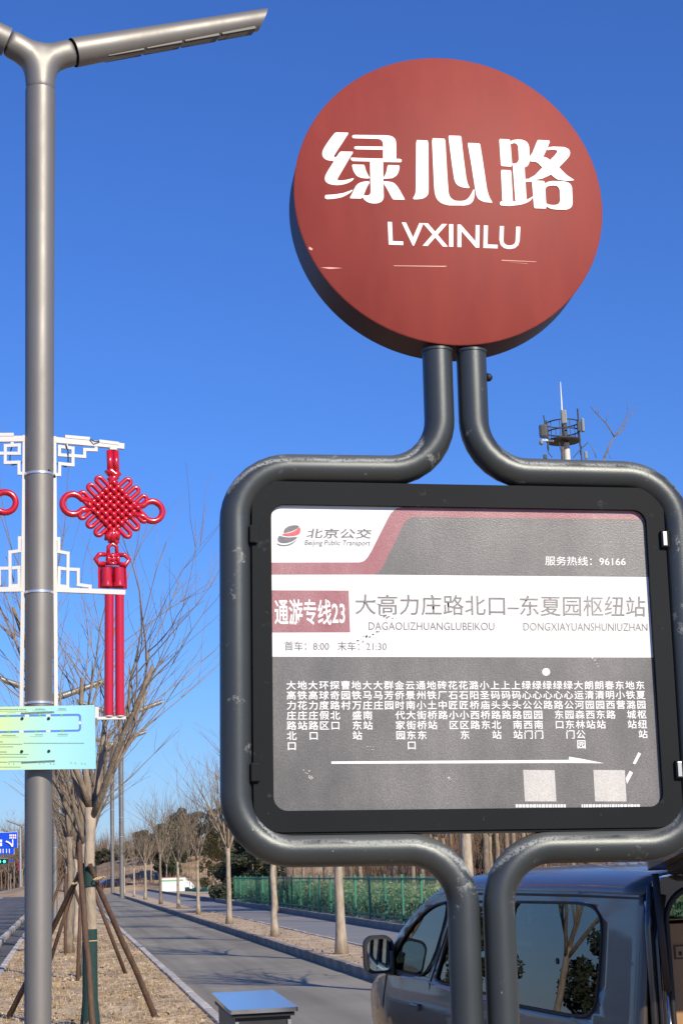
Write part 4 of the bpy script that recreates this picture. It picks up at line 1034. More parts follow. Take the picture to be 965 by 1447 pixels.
# brush thicket beyond the fence, far woods
def thicket(name, x0, x1, y0, y1, n, h0, h1, wd, m, label, cat, zf, seed):
    rg = random.Random(seed); b = MB()
    for _ in range(n):
        x, y = rg.uniform(x0, x1), rg.uniform(y0, y1); z = zf(x, y); h = rg.uniform(h0, h1); dx, dy = rg.gauss(0, .12)*h, rg.gauss(0, .12)*h
        b.add([(x-wd, y, z), (x+wd, y, z), (x+dx, y+dy, z+h)], [(0, 1, 2)])
        b.add([(x, y-wd, z+h*.3), (x, y+wd, z+h*.3), (x-dx*1.5, y+dy, z+h*.95)], [(0, 1, 2)])
    o = b.build(name, m); tag(o, label, cat, kind='stuff')
thicket('brush', -1, 45, 86, 140, 9000, .8, 3.2, .03, BRUSH, 'reddish brown leafless brush covering the bank beyond the green fence', 'brush', lambda x, y: ground_z(x, y)-.1, 4)
thicket('far_woods', -110, 10, 330, 460, 9000, 5, 12, .16, BRUSH, 'far brown leafless woods along the horizon', 'woods', lambda x, y: 0, 6)
thicket('slope_shrubs', -34, 0, 172, 200, 1100, .5, 1.4, .04, BRUSH, 'low brown shrubs on the dry hill slope', 'shrubs', lambda x, y: ground_z(x, y)-.1, 8)

# green fence with hedge
fs0, fs1 = 20.0, 91.0; fl = fs1-fs0; fa = math.atan2(RA.y, RA.x)
FM = rotz(W(fs0, T_F, .2), fa)
fence = empty('green_fence', FM, 'green metal picket fence along the far side of the grey pavement', 'fence')
pm = None
for i in range(int(fl/2.5)+1):
    if pm is None: o = MB().box((0, 0, .66), (.06, .06, 1.36), bev=.006).build('post', FGREEN, fence); pm = o.data
    else: link(pm, 'post', fence, Matrix.Translation((i*2.5, 0, 0)))
for z in (1.22, .18): MB().box((fl/2, 0, z), (fl, .025, .045)).build('rail', FGREEN, fence)
b = MB()
for i in range(int(fl/.11)): b.box((i*.11+.06, .0, .66), (.006, .006, 1.26))
b.build('pickets', FGREEN, fence, kind='stuff')
b = MB().box((0, 0, 0), (.02, .02, .02)); rg = random.Random(2); b = MB()
for _ in range(30000):
    s = rg.uniform(fs0-1, fs1-1); t = T_F+.25+rg.uniform(0, .9); z = .2+rg.uniform(0, 1)**.8*(1.02+.12*noise.noise(Vector((s*.6, 0, 0)))); c = W(s, t, z)
    a = Vector((rg.gauss(0, 1), rg.gauss(0, 1), rg.gauss(0, 1))).normalized(); q = a.orthogonal(); sz = .06*rg.uniform(.6, 1.4)
    b.add([c+a*sz, c+q*sz*.5, c-a*sz, c-q*sz*.5], [(0, 1, 2, 3)])
tag(b.build('hedge', HEDGE), 'low olive green hedge growing right behind the green fence', 'hedge', kind='stuff')

# ------------------------------------------------------------------ dry grass, straw and leaves on the verge
rg = random.Random(4); b = MB(); TU = MB(); STRAW2 = mat('tan tufts', (.55, .42, .22), .9, 0, c2=(.25, .17, .08), ns=2)
for _ in range(19000):
    s = 12+(rg.random()**1.6)*42; t = rg.uniform(T_VL+.03, T_VR-.03)
    den = noise.noise(Vector((s*.9, t*1.4, 0)))
    if den < -.22 and rg.random() < .8: continue
    p = W(s, t, .125+.045*noise.fractal(Vector((W(s, t).x*1.3, W(s, t).y*1.3, 0)), 1, 2, 4)+pits(s, t)); a = rg.uniform(0, 2*pi); h = rg.uniform(.01, .06); l = rg.uniform(.02, .09); wv = .004
    d = Vector((cos(a), sin(a), 0)); n2 = Vector((-sin(a), cos(a), 0))
    b.add([p-n2*wv, p+n2*wv, p+d*l+Vector((0, 0, h))], [(0, 1, 2)])
tag(b.build('dry_grass', STRAW), 'pale dry grass blades covering the verge soil', 'dry grass', kind='stuff')
for _ in range(1300):                                       # denser tufts
    s = 13+(rg.random()**1.5)*34; t = rg.uniform(T_VL+.05, T_VR-.05); c = W(s, t, .125+pits(s, t)); k = rg.randint(8, 16); hh = rg.uniform(.03, .10)
    for _k in range(k):
        p = c+Vector((rg.gauss(0, .03), rg.gauss(0, .03), .01)); a = rg.uniform(0, 2*pi); d = Vector((cos(a), sin(a), 0))*hh*rg.uniform(.2, 1.1); n2 = Vector((-sin(a), cos(a), 0))*.004
        TU.add([p-n2, p+n2, p+d+Vector((0, 0, hh*rg.uniform(.4, 1)))], [(0, 1, 2)])
tag(TU.build('grass_tufts', STRAW2), 'small tan grass tufts standing over the verge', 'grass tufts', kind='stuff')
b = MB()
for _ in range(5000):
    if rg.random() < .6: s = 12+rg.random()**1.4*40; t = rg.uniform(T_VL, T_VR); z = .15
    else: s = 24+rg.random()*45; t = rg.uniform(T_K+.15, T_P0-.1); z = .14
    p = W(s, t, z+.03*rg.random()); a = Vector((rg.gauss(0, 1), rg.gauss(0, 1), rg.gauss(0, .35))).normalized(); q = a.cross(Vector((0, 0, 1))).normalized(); sz = rg.uniform(.015, .04)
    b.add([p+a*sz, p+q*sz*.6, p-a*sz, p-q*sz*.6], [(0, 1, 2, 3)])
tag(b.build('leaf_litter', LEAFB), 'scattered brown dead leaves on the verge and tree strip', 'leaves', kind='stuff')
b = MB()
for _ in range(220):
    s = 12+rg.random()*30; t = rg.uniform(T_VL+.1, T_VR-.1); p = W(s, t, .14); r = rg.uniform(.015, .05)
    V = [p+Vector((cos(a)*r*rg.uniform(.7, 1), sin(a)*r*rg.uniform(.7, 1), 0)) for a in [k*pi/3 for k in range(6)]]+[p+Vector((0, 0, r*.8))]
    b.add(V, [(k, (k+1) % 6, 6) for k in range(6)])
tag(b.build('soil_clods', EARTH), 'small clods of soil on the verge', 'soil clods', kind='stuff')

# ------------------------------------------------------------------ cabinet at the bottom edge
Yc = 9.0
f1, f2 = at(324.3, 1427.7, Yc), at(421.8, 1422.7, Yc); zc = (f1.z+f2.z)/2
xw = (f2-f1).length; cx = Vector((cos(.10), sin(.10), 0)); cxm = (f1+f2)/2
cy = RA.copy(); cx = Vector((RA.y, -RA.x, 0))
cab = empty('roadside_cabinet', frame(Vector((cxm.x, cxm.y, .13)), cx, cy, Vector((0, 0, 1))), 'narrow dark metal cabinet with a shiny steel lid at the lane edge', 'cabinet')
ht = zc-.13; dd = 1.08
me = mesh2d([rrect(-xw/2, xw/2, 0, dd, .012, 4)], 0, .03)
for v in me.vertices: v.co = (v.co.x, v.co.z, ht-.022+(.0 if v.co.y > .015 else .022)+.018*(v.co.z/dd))
me.materials.append(LIDM); link(me, 'lid', cab)
bodyc = MB().box((0, dd/2, (ht-.03)/2), (xw-.07, dd-.10, ht-.03), bev=.006).build('body', CABM, cab)
MB().box((0, dd/2, ht-.035), (xw-.035, dd-.04, .018)).build('lip', BLACK, cab)
for k in range(5): MB().box((-(xw-.07)/2-.003, dd/2-.3, ht-.12-k*.035), (.006, .18, .014)).build('vent_slot', BLACK, cab)
for k in (-1, 1): MB().box((k*((xw-.07)/2-.008), .045, (ht-.05)/2), (.018, .012, ht-.08)).build('edge_strip', GALV, cab)

# ------------------------------------------------------------------ the van
VH = radians(16)
VO = at(893, 1300, 6.0); VO.z = 0
VM = rotz(VO, VH)                                  # local: x right, y forward, z up; origin = rear left corner
van = empty('parked_van', VM, 'dark grey van parked in the lane with its tailgate raised over cardboard boxes', 'van')
WID = 1.70
outline = [(0, .34), (0, 1.0), (.0, 1.45), (.02, 1.62), (.04, 1.66), (.6, 1.668), (1.2, 1.67), (1.8, 1.67), (2.1, 1.665), (2.34, 1.645), (2.52, 1.605), (2.68, 1.55), (2.86, 1.465), (3.02, 1.37), (3.2, 1.255), (3.3, 1.215), (3.5, 1.165), (3.75, 1.08), (3.92, .98), (4.04, .84), (4.08, .6), (4.06, .36), (3.88, .27)]
def arch(c, r, n=10): return [(c+r*cos(a), .30+r*sin(a)) for a in [pi*k/n for k in range(n+1)]]
bottom = [(3.80, .26)] + arch(3.32, .37) + [(2.9, .26), (1.2, .26)] + arch(.72, .37) + [(.2, .30)]
win_r = [(1.32, 1.625), (.60, 1.628), (.46, 1.618), (.385, 1.585), (.355, 1.53), (.37, 1.30), (.40, 1.24), (.47, 1.212), (.62, 1.205), (1.32, 1.205)]
win_s = [(1.98, 1.62), (1.42, 1.625), (1.42, 1.225), (2.24, 1.245), (2.22, 1.30)]
win_f = [(2.10, 1.62), (2.30, 1.605), (2.45, 1.575), (2.60, 1.525), (2.76, 1.45), (2.92, 1.355), (3.04, 1.27), (2.7, 1.262), (2.36, 1.255)]
def sidex(y, z):
    x = 0.
    if y > 2.9: x += .24*((y-2.9)/1.15)**2
    if z > 1.2: x += .058*((z-1.2)/.45)
    x += .018*max(0, 1-z)/.6
    if .9 < z < 1.2: x -= .012*sin(pi*(z-.9)/.3)
    if y < .06 and z > .4: x += .012*(1-y/.06)**2
    return x
def side_mesh(right=False):
    me = fill2d([[(p[0], p[1]) for p in outline+bottom], win_r, win_s, win_f], 0)
    bm = bmesh.new(); bm.from_mesh(me)
    for z in [.3+.1*k for k in range(6)]+[.9+.04*k for k in range(19)]:
        bmesh.ops.bisect_plane(bm, geom=bm.verts[:]+bm.edges[:]+bm.faces[:], plane_co=(0, z, 0), plane_no=(0, 1, 0))
    for y in [.03, .06]+[.1*k for k in range(1, 41)]:
        bmesh.ops.bisect_plane(bm, geom=bm.verts[:]+bm.edges[:]+bm.faces[:], plane_co=(y, 0, 0), plane_no=(1, 0, 0))
    for v in bm.verts:
        y, z = v.co.x, v.co.y; x = sidex(y, z)
        v.co = Vector((WID-x if right else x, y, z))
    bmesh.ops.recalc_face_normals(bm, faces=bm.faces[:])
    f0 = bm.faces[0]; 
    if (f0.normal.x > 0) != right: bmesh.ops.reverse_faces(bm, faces=bm.faces[:])
    bm.to_mesh(me); bm.free(); me.materials.clear(); me.materials.append(VBODY)
    me.polygons.foreach_set('use_smooth', [True]*len(me.polygons))
    return me
for r_ in (False, True):
    o = link(side_mesh(r_), 'side_panel', van); so_ = o.modifiers.new('t', 'SOLIDIFY'); so_.thickness = .02; so_.offset = -1
# roof / windscreen / bonnet
ys = outline[4:20]; prof = [(0, 0), (.02, .035), (.055, .062), (.12, .082), (.25, .095), (.45, .103), (.5, .104)]
def topmesh(i0, i1, m, name, sink=0.0):
    V, F, W_ = [], [], []
    cross = [(f, h) for f, h in prof]; cross += [(1-f, h) for f, h in cross[-2::-1]]
    sub = []
    for a, c in zip(ys[i0:i1], ys[i0+1:i1+1]):
        for k in range(3): sub.append((a[0]+(c[0]-a[0])*k/3, a[1]+(c[1]-a[1])*k/3))
    sub.append(ys[i1])
    for (y, z) in sub:
        amp = 1 if y < 2.2 else max(.35, 1-(y-2.2)*.8); x0 = sidex(y, z)
        if y < .15: pass
        for (f, h) in cross:
            hh = h*amp; bul = 0 if y < 2.2 else .10*(1-(2*f-1)**2)*min(1, (y-2.2))
            V.append((x0+(WID-2*x0)*f, y+bul, z+hh-sink))
    n = len(cross)
    F = [(i*n+k, i*n+k+1, (i+1)*n+k+1, (i+1)*n+k) for i in range(len(sub)-1) for k in range(n-1)]
    o = MB().add(V, F).build(name, m, van, smooth=60); so_ = o.modifiers.new('t', 'SOLIDIFY'); so_.thickness = .018; so_.offset = -1
    return o
topmesh(0, 6, VBODY, 'roof'); topmesh(6, 10, VCLEAR, 'windscreen'); topmesh(10, 15, VBODY, 'bonnet')
# front end
V = []; cross = 9
for (y, z) in outline[18:23]:
    for k in range(cross):
        f = k/(cross-1); x0 = sidex(y, z); V.append((x0+(WID-2*x0)*f, y+.12*(1-(2*f-1)**2), z))
n = cross; F = [(i*n+k, i*n+k+1, (i+1)*n+k+1, (i+1)*n+k) for i in range(4) for k in range(n-1)]
MB().add(V, F).build('front_bumper', VBODY, van, smooth=True)
# glass panes
def pane(loop, right=False, m=VGLASS, name='side_window'):
    me = fill2d([loop], 0)
    for v in me.vertices:
        y, z = v.co.x, v.co.y; x = sidex(y, z)+.006; v.co = Vector((WID-x if right else x, y, z))
    me.materials.append(m); return link(me, name, van)
def grow(lp, e):
    cx_ = sum(p[0] for p in lp)/len(lp); cz_ = sum(p[1] for p in lp)/len(lp)
    return [(p[0]+e*(1 if p[0] > cx_ else -1), p[1]+e*(1 if p[1] > cz_ else -1)) for p in lp]
for r_ in (False, True):
    pane(grow(win_r, .004), r_, VGLASS if not r_ else VCLEAR, 'rear_side_window'); pane(grow(win_s, .004), r_, VGLASS, 'sliding_door_window'); pane(grow(win_f, .004), r_, VCLEAR if r_ else VGLASS, 'front_door_window')
def seal(loop, name='window_seal', r=.006, right=False):
    P = [(lambda x: Vector((x, p[0], p[1])))(sidex(*p)-.001) for p in loop]
    MB().tube(P, r, 6, closed=True).build(name, BLACK, van)
for lp in (win_r, win_s, win_f): seal(chaikin([(a*100, c*100) for a, c in lp], 2) and [(a/100, c/100) for a, c in chaikin([(a*100, c*100) for a, c in lp], 2)])
def line(P, name, r=.004, m=BLACK, off=-.001):
    MB().tube([Vector((sidex(y, z)+off, y, z)) for y, z in P], r, 5).build(name, m, van)
line([(.02, 1.648), (.6, 1.655), (1.3, 1.657), (2.05, 1.655)], 'roof_gutter', .006)
line([(2.02, 1.65), (2.15, 1.45), (2.33, 1.23), (2.34, .9), (2.34, .35)], 'door_gap', .004)
line([(3.06, 1.235), (3.10, 1.1), (3.10, .85), (3.0, .6)], 'door_gap', .004)
line([(1.36, 1.65), (1.36, 1.2), (1.36, .4)], 'door_gap', .004)
line([(1.36, .98), (.3, .98)], 'slide_rail', .007)
line([(3.3, 1.205), (3.06, 1.24), (2.36, 1.237), (2.02, 1.215), (1.4, 1.2)], 'belt_moulding', .006, VJAMB)
MB().tube([(.0, .70, 1.405), (-.008, .70, 1.405)], .012, 10).build('window_catch', BLACK, van)
MB().box((.055, .47, 1.42), (.03, .03, .045), bev=.006).build('window_catch', BLACK, van)
b = MB().box((-.012, 2.52, 1.11), (.03, .13, .032), bev=.008); b.build('door_handle', VBODY, van)
b = MB().lathe([(.0, .012), (.04, .008), (.05, 0)], (-.0, 2.52, 1.11), 14, axis='X'); b.build('handle_recess', VJAMB, van, smooth=True)
b = MB().box((.02, 2.13, 1.275), (.004, .04, .045)); b.build('window_sticker', WHITE, van)
# mirrors
for sg, x in ((-1, 0.0), (1, WID)):
    b = MB(); P = rrect(-.078, .078, -.095, .095, .05, 6)
    V = []
    for (yy, k) in ((0, 1), (.05, 1.03), (.095, .86), (.125, .5)): V += [Vector((px_*k, yy, pz_*k)) for px_, pz_ in P]
    n = len(P); F = [(i*n+k, i*n+(k+1) % n, (i+1)*n+(k+1) % n, (i+1)*n+k) for i in range(3) for k in range(n)]+[tuple(range(n)), tuple(3*n+k for k in range(n))]
    b.add(V, F)
    mm = Matrix.Translation((x+sg*.065, 2.93, 1.345)) @ Matrix.Rotation(sg*.12, 4, 'Z')
    mo = b.build('door_mirror', BLACK, van, mm, smooth=50)
    me = mesh2d([rrect(-.064, .064, -.08, .08, .042, 6)], -.004, -.001); me.materials.append(MIRR); link(me, 'mirror_glass', mo)
    MB().box((-sg*.05, .06, -.05), (.09, .06, .07), bev=.01).build('mirror_arm', BLACK, mo)
    MB().box((x+sg*.005, 2.96, 1.30), (.012, .16, .12), bev=.004).build('mirror_base', BLACK, van)
# rear frame with opening
ro = [(.05, .34), (.045, 1.0), (.055, 1.5), (.062, 1.64), (.12, 1.72), (.3, 1.748), (WID/2, 1.757)]
ro = ro+[(WID-x, z) for x, z in ro[-2::-1]]
op = rrect(.115, WID-.115, .55, 1.69, .13, 8)
me = mesh2d([ro, op], -.012, .05); me.materials.append(VJAMB); o = link(me, 'rear_frame', van); bv = o.modifiers.new('b', 'BEVEL'); bv.width = .008; bv.segments = 3
P = [Vector((x, -.014, z)) for x, z in rrect(.125, WID-.125, .56, 1.68, .12, 8)]; MB().tube(P, .011, 8, closed=True).build('weather_strip', BLACK, van, smooth=True)
P = [(.085, -.016, .5), (.08, -.018, 1.1), (.082, -.018, 1.5), (.12, -.016, 1.66)]; MB().tube(P, .012, 8).build('jamb_channel', VJAMB, van, smooth=True)
MB().tube([(.055, -.008, .4), (.05, -.012, 1.0), (.055, -.01, 1.55), (.075, -.006, 1.69)], .013, 8).build('jamb_channel', VJAMB, van, smooth=True)
MB().box((.02, -.015, .95), (.11, .05, .52), bev=.02).build('tail_lamp', TAILR, van)
MB().box((WID-.02, -.015, .95), (.11, .05, .52), bev=.02).build('tail_lamp', TAILR, van)
MB().box((WID/2, -.07, .42), (1.62, .16, .26), bev=.04).build('rear_bumper', VDARK, van)
# interior
b = MB(); b.box((WID/2, 1.3, .56), (WID-.12, 2.6, .04)); b.build('load_floor', VDARK, van)
b = MB(); b.box((.10, .19, 1.40), (.012, .26, .36)); b.box((.07, 1.2, .88), (.012, 2.3, .6)); b.box((WID-.07, 1.2, .88), (.012, 2.3, .6)); b.build('inner_trim', VDARK, van)
b = MB(); b.box((WID/2, 1.25, 1.70), (WID-.3, 2.1, .02)); b.build('headlining', mat('grey headlining', (.10, .10, .10), .9), van)
for x in (.45, 1.25):
    s_ = MB().box((x, 1.75, 1.0), (.46, .16, .72), bev=.05).build('seat_back', VDARK, van); MB().box((x, 1.75, 1.45), (.26, .10, .18), bev=.04).build('headrest', VDARK, s_)
# wheels
for (y, x) in ((.72, .10), (3.32, .10), (.72, WID-.10), (3.32, WID-.10)):
    wh = MB().lathe([(.20, -.09), (.30, -.095), (.315, -.06), (.315, .06), (.30, .095), (.20, .09)], (0, 0, 0), 28, axis='X').build('tyre', BLACK, van, Matrix.Translation((x, y, .315)), smooth=50)
    MB().lathe([(.02, -.075), (.18, -.07), (.20, -.085), (.20, .085), (.18, .07), (.02, .075)], (0, 0, 0), 20, axis='X').build('rim', GALV, wh, smooth=50)
MB().box((WID/2, 2.0, .36), (WID-.3, 3.4, .2)).build('underbody', VDARK, van)
# tailgate, raised
tg = Matrix.Translation((0, -.01, 1.735)) @ Matrix.Rotation(radians(-11), 4, 'X')
out = rrect(.07, WID-.07, -1.02, .06, .08, 6)
me = fill2d([out], .022)
for v in me.vertices: v.co = (v.co.x, v.co.y, v.co.z+.035+.05*(1-((v.co.x-WID/2)/.8)**2))
me.materials.append(VBODY); tgo = link(me, 'tailgate', van, tg)
me = fill2d([rrect(.12, WID-.12, -.97, .0, .07, 6)], .012)
for v in me.vertices: v.co = (v.co.x, v.co.y, v.co.z+.004)
me.materials.append(VDARK); link(me, 'inner_panel', tgo)
for x in (.22, .42, 1.3, 1.5): MB().box((x, -.01, -.005), (.09, .10, .05), bev=.008).build('hinge', VJAMB, tgo)
MB().tube([(.13, -.05, 0), (.5, -.02, -.02), (.9, -.04, -.01)], .012, 8).build('wire_loom', BLACK, tgo, smooth=True)
MB().tube([(.085, -.035, 1.735), (.092, -.05, 1.33)], .013, 10).build('gas_strut', VDARK, van, smooth=True)
MB().tube([(.092, -.05, 1.33), (.095, -.05, .9)], .006, 8).build('strut_rod', CHROME, van, smooth=True)
# cardboard boxes in the load bay (things of their own)
def carton(name, x0, x1, y0, y1, z0, z1, m, label, tape=None):
    c = VM @ Vector(((x0+x1)/2, (y0+y1)/2, z0)); mm = rotz(c, VH)
    t = empty('cardboard_box', mm, label, 'cardboard box', 'cardboard boxes in the van')
    wx, wy, h = x1-x0, y1-y0, z1-z0
    MB().box((0, 0, h/2), (wx, wy, h), bev=.004).build('carton_body', m, t)
    for s in (-1, 1):
        MB().add([(-wx/2, 0+s*.002, h+.002), (wx/2, s*.002, h+.002), (wx/2, s*wy/2, h+.012), (-wx/2, s*wy/2, h+.012), (-wx/2, 0+s*.002, h+.006), (wx/2, s*.002, h+.006), (wx/2, s*wy/2, h+.016), (-wx/2, s*wy/2, h+.016)], [(0, 1, 2, 3), (7, 6, 5, 4), (0, 4, 5, 1), (2, 6, 7, 3), (1, 5, 6, 2), (0, 3, 7, 4)]).build('flap', m, t)
    if tape: MB().box((0, -wy/2-.002, tape-z0), (wx+.004, .002, .03)).build('tape', TAPE, t)
    return t, h, wy
t, h, wy = carton('a', .135, .345, .05, .42, .585, 1.555, CARD, 'tall brown cardboard box standing at the left of the van load bay')
MB().box((-.04, -wy/2-.002, h-.10), (.045, .002, .05)).build('printed_mark', mat('carton print', (.10, .055, .03), .8), t)
MB().box((-.04, -wy/2-.0035, h-.10), (.034, .002, .038)).build('printed_mark', CARD, t)
MB().box((-.04, -wy/2-.005, h-.105), (.012, .002, .014)).build('printed_mark', BLACK, t)
carton('b', .365, .80, -.02, .38, .585, 1.415, CARD2, 'large pale cardboard box with a tape strip, half lit by the sun', 1.385)
carton('c', .37, .82, .42, .85, .585, 1.48, CARD, 'brown cardboard box behind the pale one in the van')
carton('d', .84, 1.30, .02, .5, .585, 1.38, CARD2, 'pale cardboard box at the right of the load bay')

# ------------------------------------------------------------------ far black car, barrier, low fence
cp = gz(172, 1261.5, 0); cp = cp*(150/cp.y) if cp.y > 400 else cp
CMx = rotz(Vector((cp.x-.6, cp.y, -.0)), radians(-62))
car = empty('parked_car', CMx, 'black saloon car parked far down the lane behind the tree row', 'car')
pf = [(-2.3, .35), (-2.35, .75), (-2.25, .98), (-1.75, 1.02), (-1.25, 1.36), (-.6, 1.46), (.3, 1.42), (1.0, 1.02), (2.0, .88), (2.3, .7), (2.32, .35)]
V = []
for sx, sc_ in ((-.86, 1), (-.9, .9), (.9, .9), (.86, 1)): pass
b = MB()
def carsec(P, xs, m, name):
    n = len(P); V = []
    for (x, k) in xs: V += [(x, y, z if z < 1.0 else 1.0+(z-1.0)*k) for y, z in P]
    F = [(i*n+k, i*n+(k+1) % n, (i+1)*n+(k+1) % n, (i+1)*n+k) for i in range(len(xs)-1) for k in range(n)]+[tuple(range(n-1, -1, -1)), tuple((len(xs)-1)*n+k for k in range(n))]
    return MB().add(V, F).build(name, m, car, smooth=30)
carsec([(-2.3, .3), (-2.37, .7), (-2.28, .97), (-1.7, 1.0), (1.0, .98), (2.0, .86), (2.3, .66), (2.32, .3)], [(-.84, 1), (-.9, 1), (.9, 1), (.84, 1)], CARB, 'body')
carsec([(-1.8, .98), (-1.2, 1.36), (-.6, 1.46), (.25, 1.43), (1.05, .96)], [(-.80, .05), (-.66, .96), (-.55, 1), (.55, 1), (.66, .96), (.80, .05)], CGLASS, 'cabin_glass')
carsec([(-1.15, 1.39), (-.6, 1.475), (.25, 1.445), (.2, 1.40), (-1.1, 1.35)], [(-.6, 1), (.6, 1)], CARB, 'roof')
for y in (-1.4, 1.4):
    for x in (-.82, .82):
        wv = MB().lathe([(.18, -.1), (.31, -.1), (.32, 0), (.31, .1), (.18, .1)], (0, 0, 0), 18, axis='X').build('wheel', BLACK, car, Matrix.Translation((x, y, .32)), smooth=40)
        MB().lathe([(.03, -.105), (.2, -.102), (.2, .102), (.03, .105)], (0, 0, 0), 14, axis='X').build('rim', GALV, wv)
for x in (-.68, .68): MB().box((x, -2.33, .82), (.36, .08, .14), bev=.02).build('tail_lamp', TAILR, car)
MB().box((0, -2.375, .62), (.48, .02, .13)).build('number_plate', SBLUE, car)

q = at(244.5, 1262, 150); bb_ = Vector((q.x, 150, ground_z(q.x, 150)-.02))
bar = empty('site_barrier', rotz(bb_, radians(-4)), 'white low barrier board with a green stripe on the dry grass', 'barrier')
MB().box((0, 0, .66), (2.25, .5, 1.22), bev=.03).build('barrier_panel', BOARDW, bar)
MB().box((0, -.256, 1.05), (2.1, .01, .14)).build('green_stripe', mat('pale green print', (.22, .5, .28), .6), bar)
MB().box((0, -.0, 1.30), (2.2, .52, .06)).build('orange_cap', mat('faded orange', (.6, .3, .18), .6), bar)
rg = random.Random(6); V = []; n = 9
for i in range(n):
    for j in range(n): V.append((1.05+.95*i/(n-1), -.2+rg.uniform(-.12, .12), 1.28*(1-j/(n-1))*(1-.62*(i/(n-1))**1.5)+.05*rg.random()))
MB().add(V, [(i*n+j, (i+1)*n+j, (i+1)*n+j+1, i*n+j+1) for i in range(n-1) for j in range(n-1)]).build('draped_sheet', BOARDW, bar, smooth=30)
q0, q1 = at(262, 1256, 146), at(334, 1252, 128); d = (q1-q0); L = Vector((d.x, d.y, 0)).length
lf = empty('low_green_fence', rotz(Vector((q0.x, q0.y, .12)), math.atan2(d.y, d.x)), 'low pale green netting fence right of the white barrier', 'fence')
NET = mat('pale green net', (.10, .26, .17), .8)
for k in range(int(L/1.5)+1): MB().box((k*1.5, 0, .25), (.06, .06, .5)).build('post', NET, lf)
V = []
for k in range(40):
    x = L*k/39; V += [(x, .05*sin(k*1.7), .02), (x, .06*sin(k*1.1), .40+.07*sin(k*.9)), (x, .06*sin(k*1.1)+.03, .40+.07*sin(k*.9)), (x, .05*sin(k*1.7)+.03, .02)]
MB().add(V, [(k*4+a, k*4+4+a, k*4+4+(a+1) % 4, k*4+(a+1) % 4) for k in range(39) for a in range(4)]).build('net', NET, lf)

# ------------------------------------------------------------------ antenna mast
Ym = 150; mq = at(800, 1235, Ym); mb_ = Vector((mq.x, Ym, 0))
mast = empty('antenna_mast', rotz(mb_, 0), 'pale phone mast with ring platform and panel antennas above the sign frame', 'antenna mast')
cM = (740, 530, 5.361)
def A3(x, y, yy=0.): return at(cM[0]+x/cM[2], cM[1]+y/cM[2], Ym+yy)-mb_
tp_ = A3(318, 515)
MB().tube([Vector((tp_.x+.0, 0, 0)), Vector((tp_.x, 0, tp_.z))], [.42, .31], 20).build('tower', MASTW, mast, smooth=40)
MB().tube([A3(290, 640, -.7), A3(295, 400, -.5)], .12, 8).build('cable_run', mat('brown cable', (.16, .10, .07), .8), mast)
MB().tube([tp_, A3(300, 360)], .25, 12).build('mast_core', ANT, mast, smooth=40)
MB().tube([A3(286, 265), A3(283, 200), A3(275, 52)], [.08, .07, .035], 8).build('lightning_rod', BOARDW, mast)
pc = A3(300, 500); rr = 1.55
for (dz, nm) in ((0, 'ring_platform'), (.9, 'guard_rail'), (1.75, 'guard_rail')):
    P = [pc+Vector((rr*cos(a*pi/14), rr*sin(a*pi/14), dz)) for a in range(28)]; MB().tube(P, .1 if dz == 0 else .065, 6, closed=True).build(nm, ANT, mast)
for a in [k*pi/5 for k in range(10)]: MB().bar(pc+Vector((rr*cos(a), rr*sin(a), 0)), pc+Vector((rr*cos(a), rr*sin(a), 1.75)), .07, .07).build('guard_post', ANT, mast)
b = MB(); [b.bar(pc, pc+Vector((rr*cos(a), rr*sin(a), 0)), .14, .14) for a in [k*pi/4 for k in range(8)]]
b.add([pc+Vector((rr*cos(a*pi/8), rr*sin(a*pi/8), -.05)) for a in range(16)], [tuple(range(16))]); b.build('platform_deck', ANT, mast)
AW = mat('antenna pale grey', (.22, .23, .225), .5)
for (x0, y0, x1, y1, yy) in ((274, 268, 328, 370, -3), (428, 330, 460, 430, -1)):
    A, Bq = A3(x0, y0, yy), A3(x1, y1, yy); MB().box((A+Bq)/2, (abs(A.x-Bq.x)*.9, .5, abs(A.z-Bq.z)), bev=.1).build('panel_antenna', AW, mast)
for (x0, y0, x1, y1, yy, r) in ((148, 305, 160, 380, -1, .07), (168, 345, 185, 570, -1.5, .09), (405, 255, 425, 535, -1, .09)):
    MB().tube([A3(x0, y0, yy), A3(x1, y1, yy)], r, 6).build('antenna_pole', ANT, mast)
c = A3(145, 425, -2); MB().box(c, (.75, .5, 1.3), bev=.2).build('radio_unit', ANT, mast)
c = A3(415, 390, -1.4); MB().box(c, (.35, .35, 1.0), bev=.08).build('radio_unit', ANT, mast)
MB().tube([A3(135, 492, -2), A3(220, 498, -1)], .1, 8).build('camera_arm', BOARDW, mast)
MB().lathe([(.05, -.25), (.2, -.15), (.2, .15), (.05, .25)], A3(131, 512, -2), 12).build('camera', AW, mast, smooth=True)
c = A3(468, 608, -2); MB().box(c, (.3, .3, .75), bev=.1).build('panel_antenna', AW, mast); c = A3(434, 605, -2); MB().box(c, (.14, .2, 1.0), bev=.04).build('radio_unit', ANT, mast)
MB().tube([A3(430, 540, -1), A3(432, 600, -2)], .1, 6).build('antenna_pole', ANT, mast)
for P in ([(175, 540), (185, 590), (215, 625)], [(485, 510), (430, 560), (370, 628)], [(265, 510), (285, 600), (290, 640)]):
    MB().tube([A3(x, y, -1.5) for x, y in P], .045, 5).build('cable', ANT, mast)
MB().box(A3(160, 620, -2), (.35, .3, .45), bev=.06).build('radio_unit', ANT, mast)

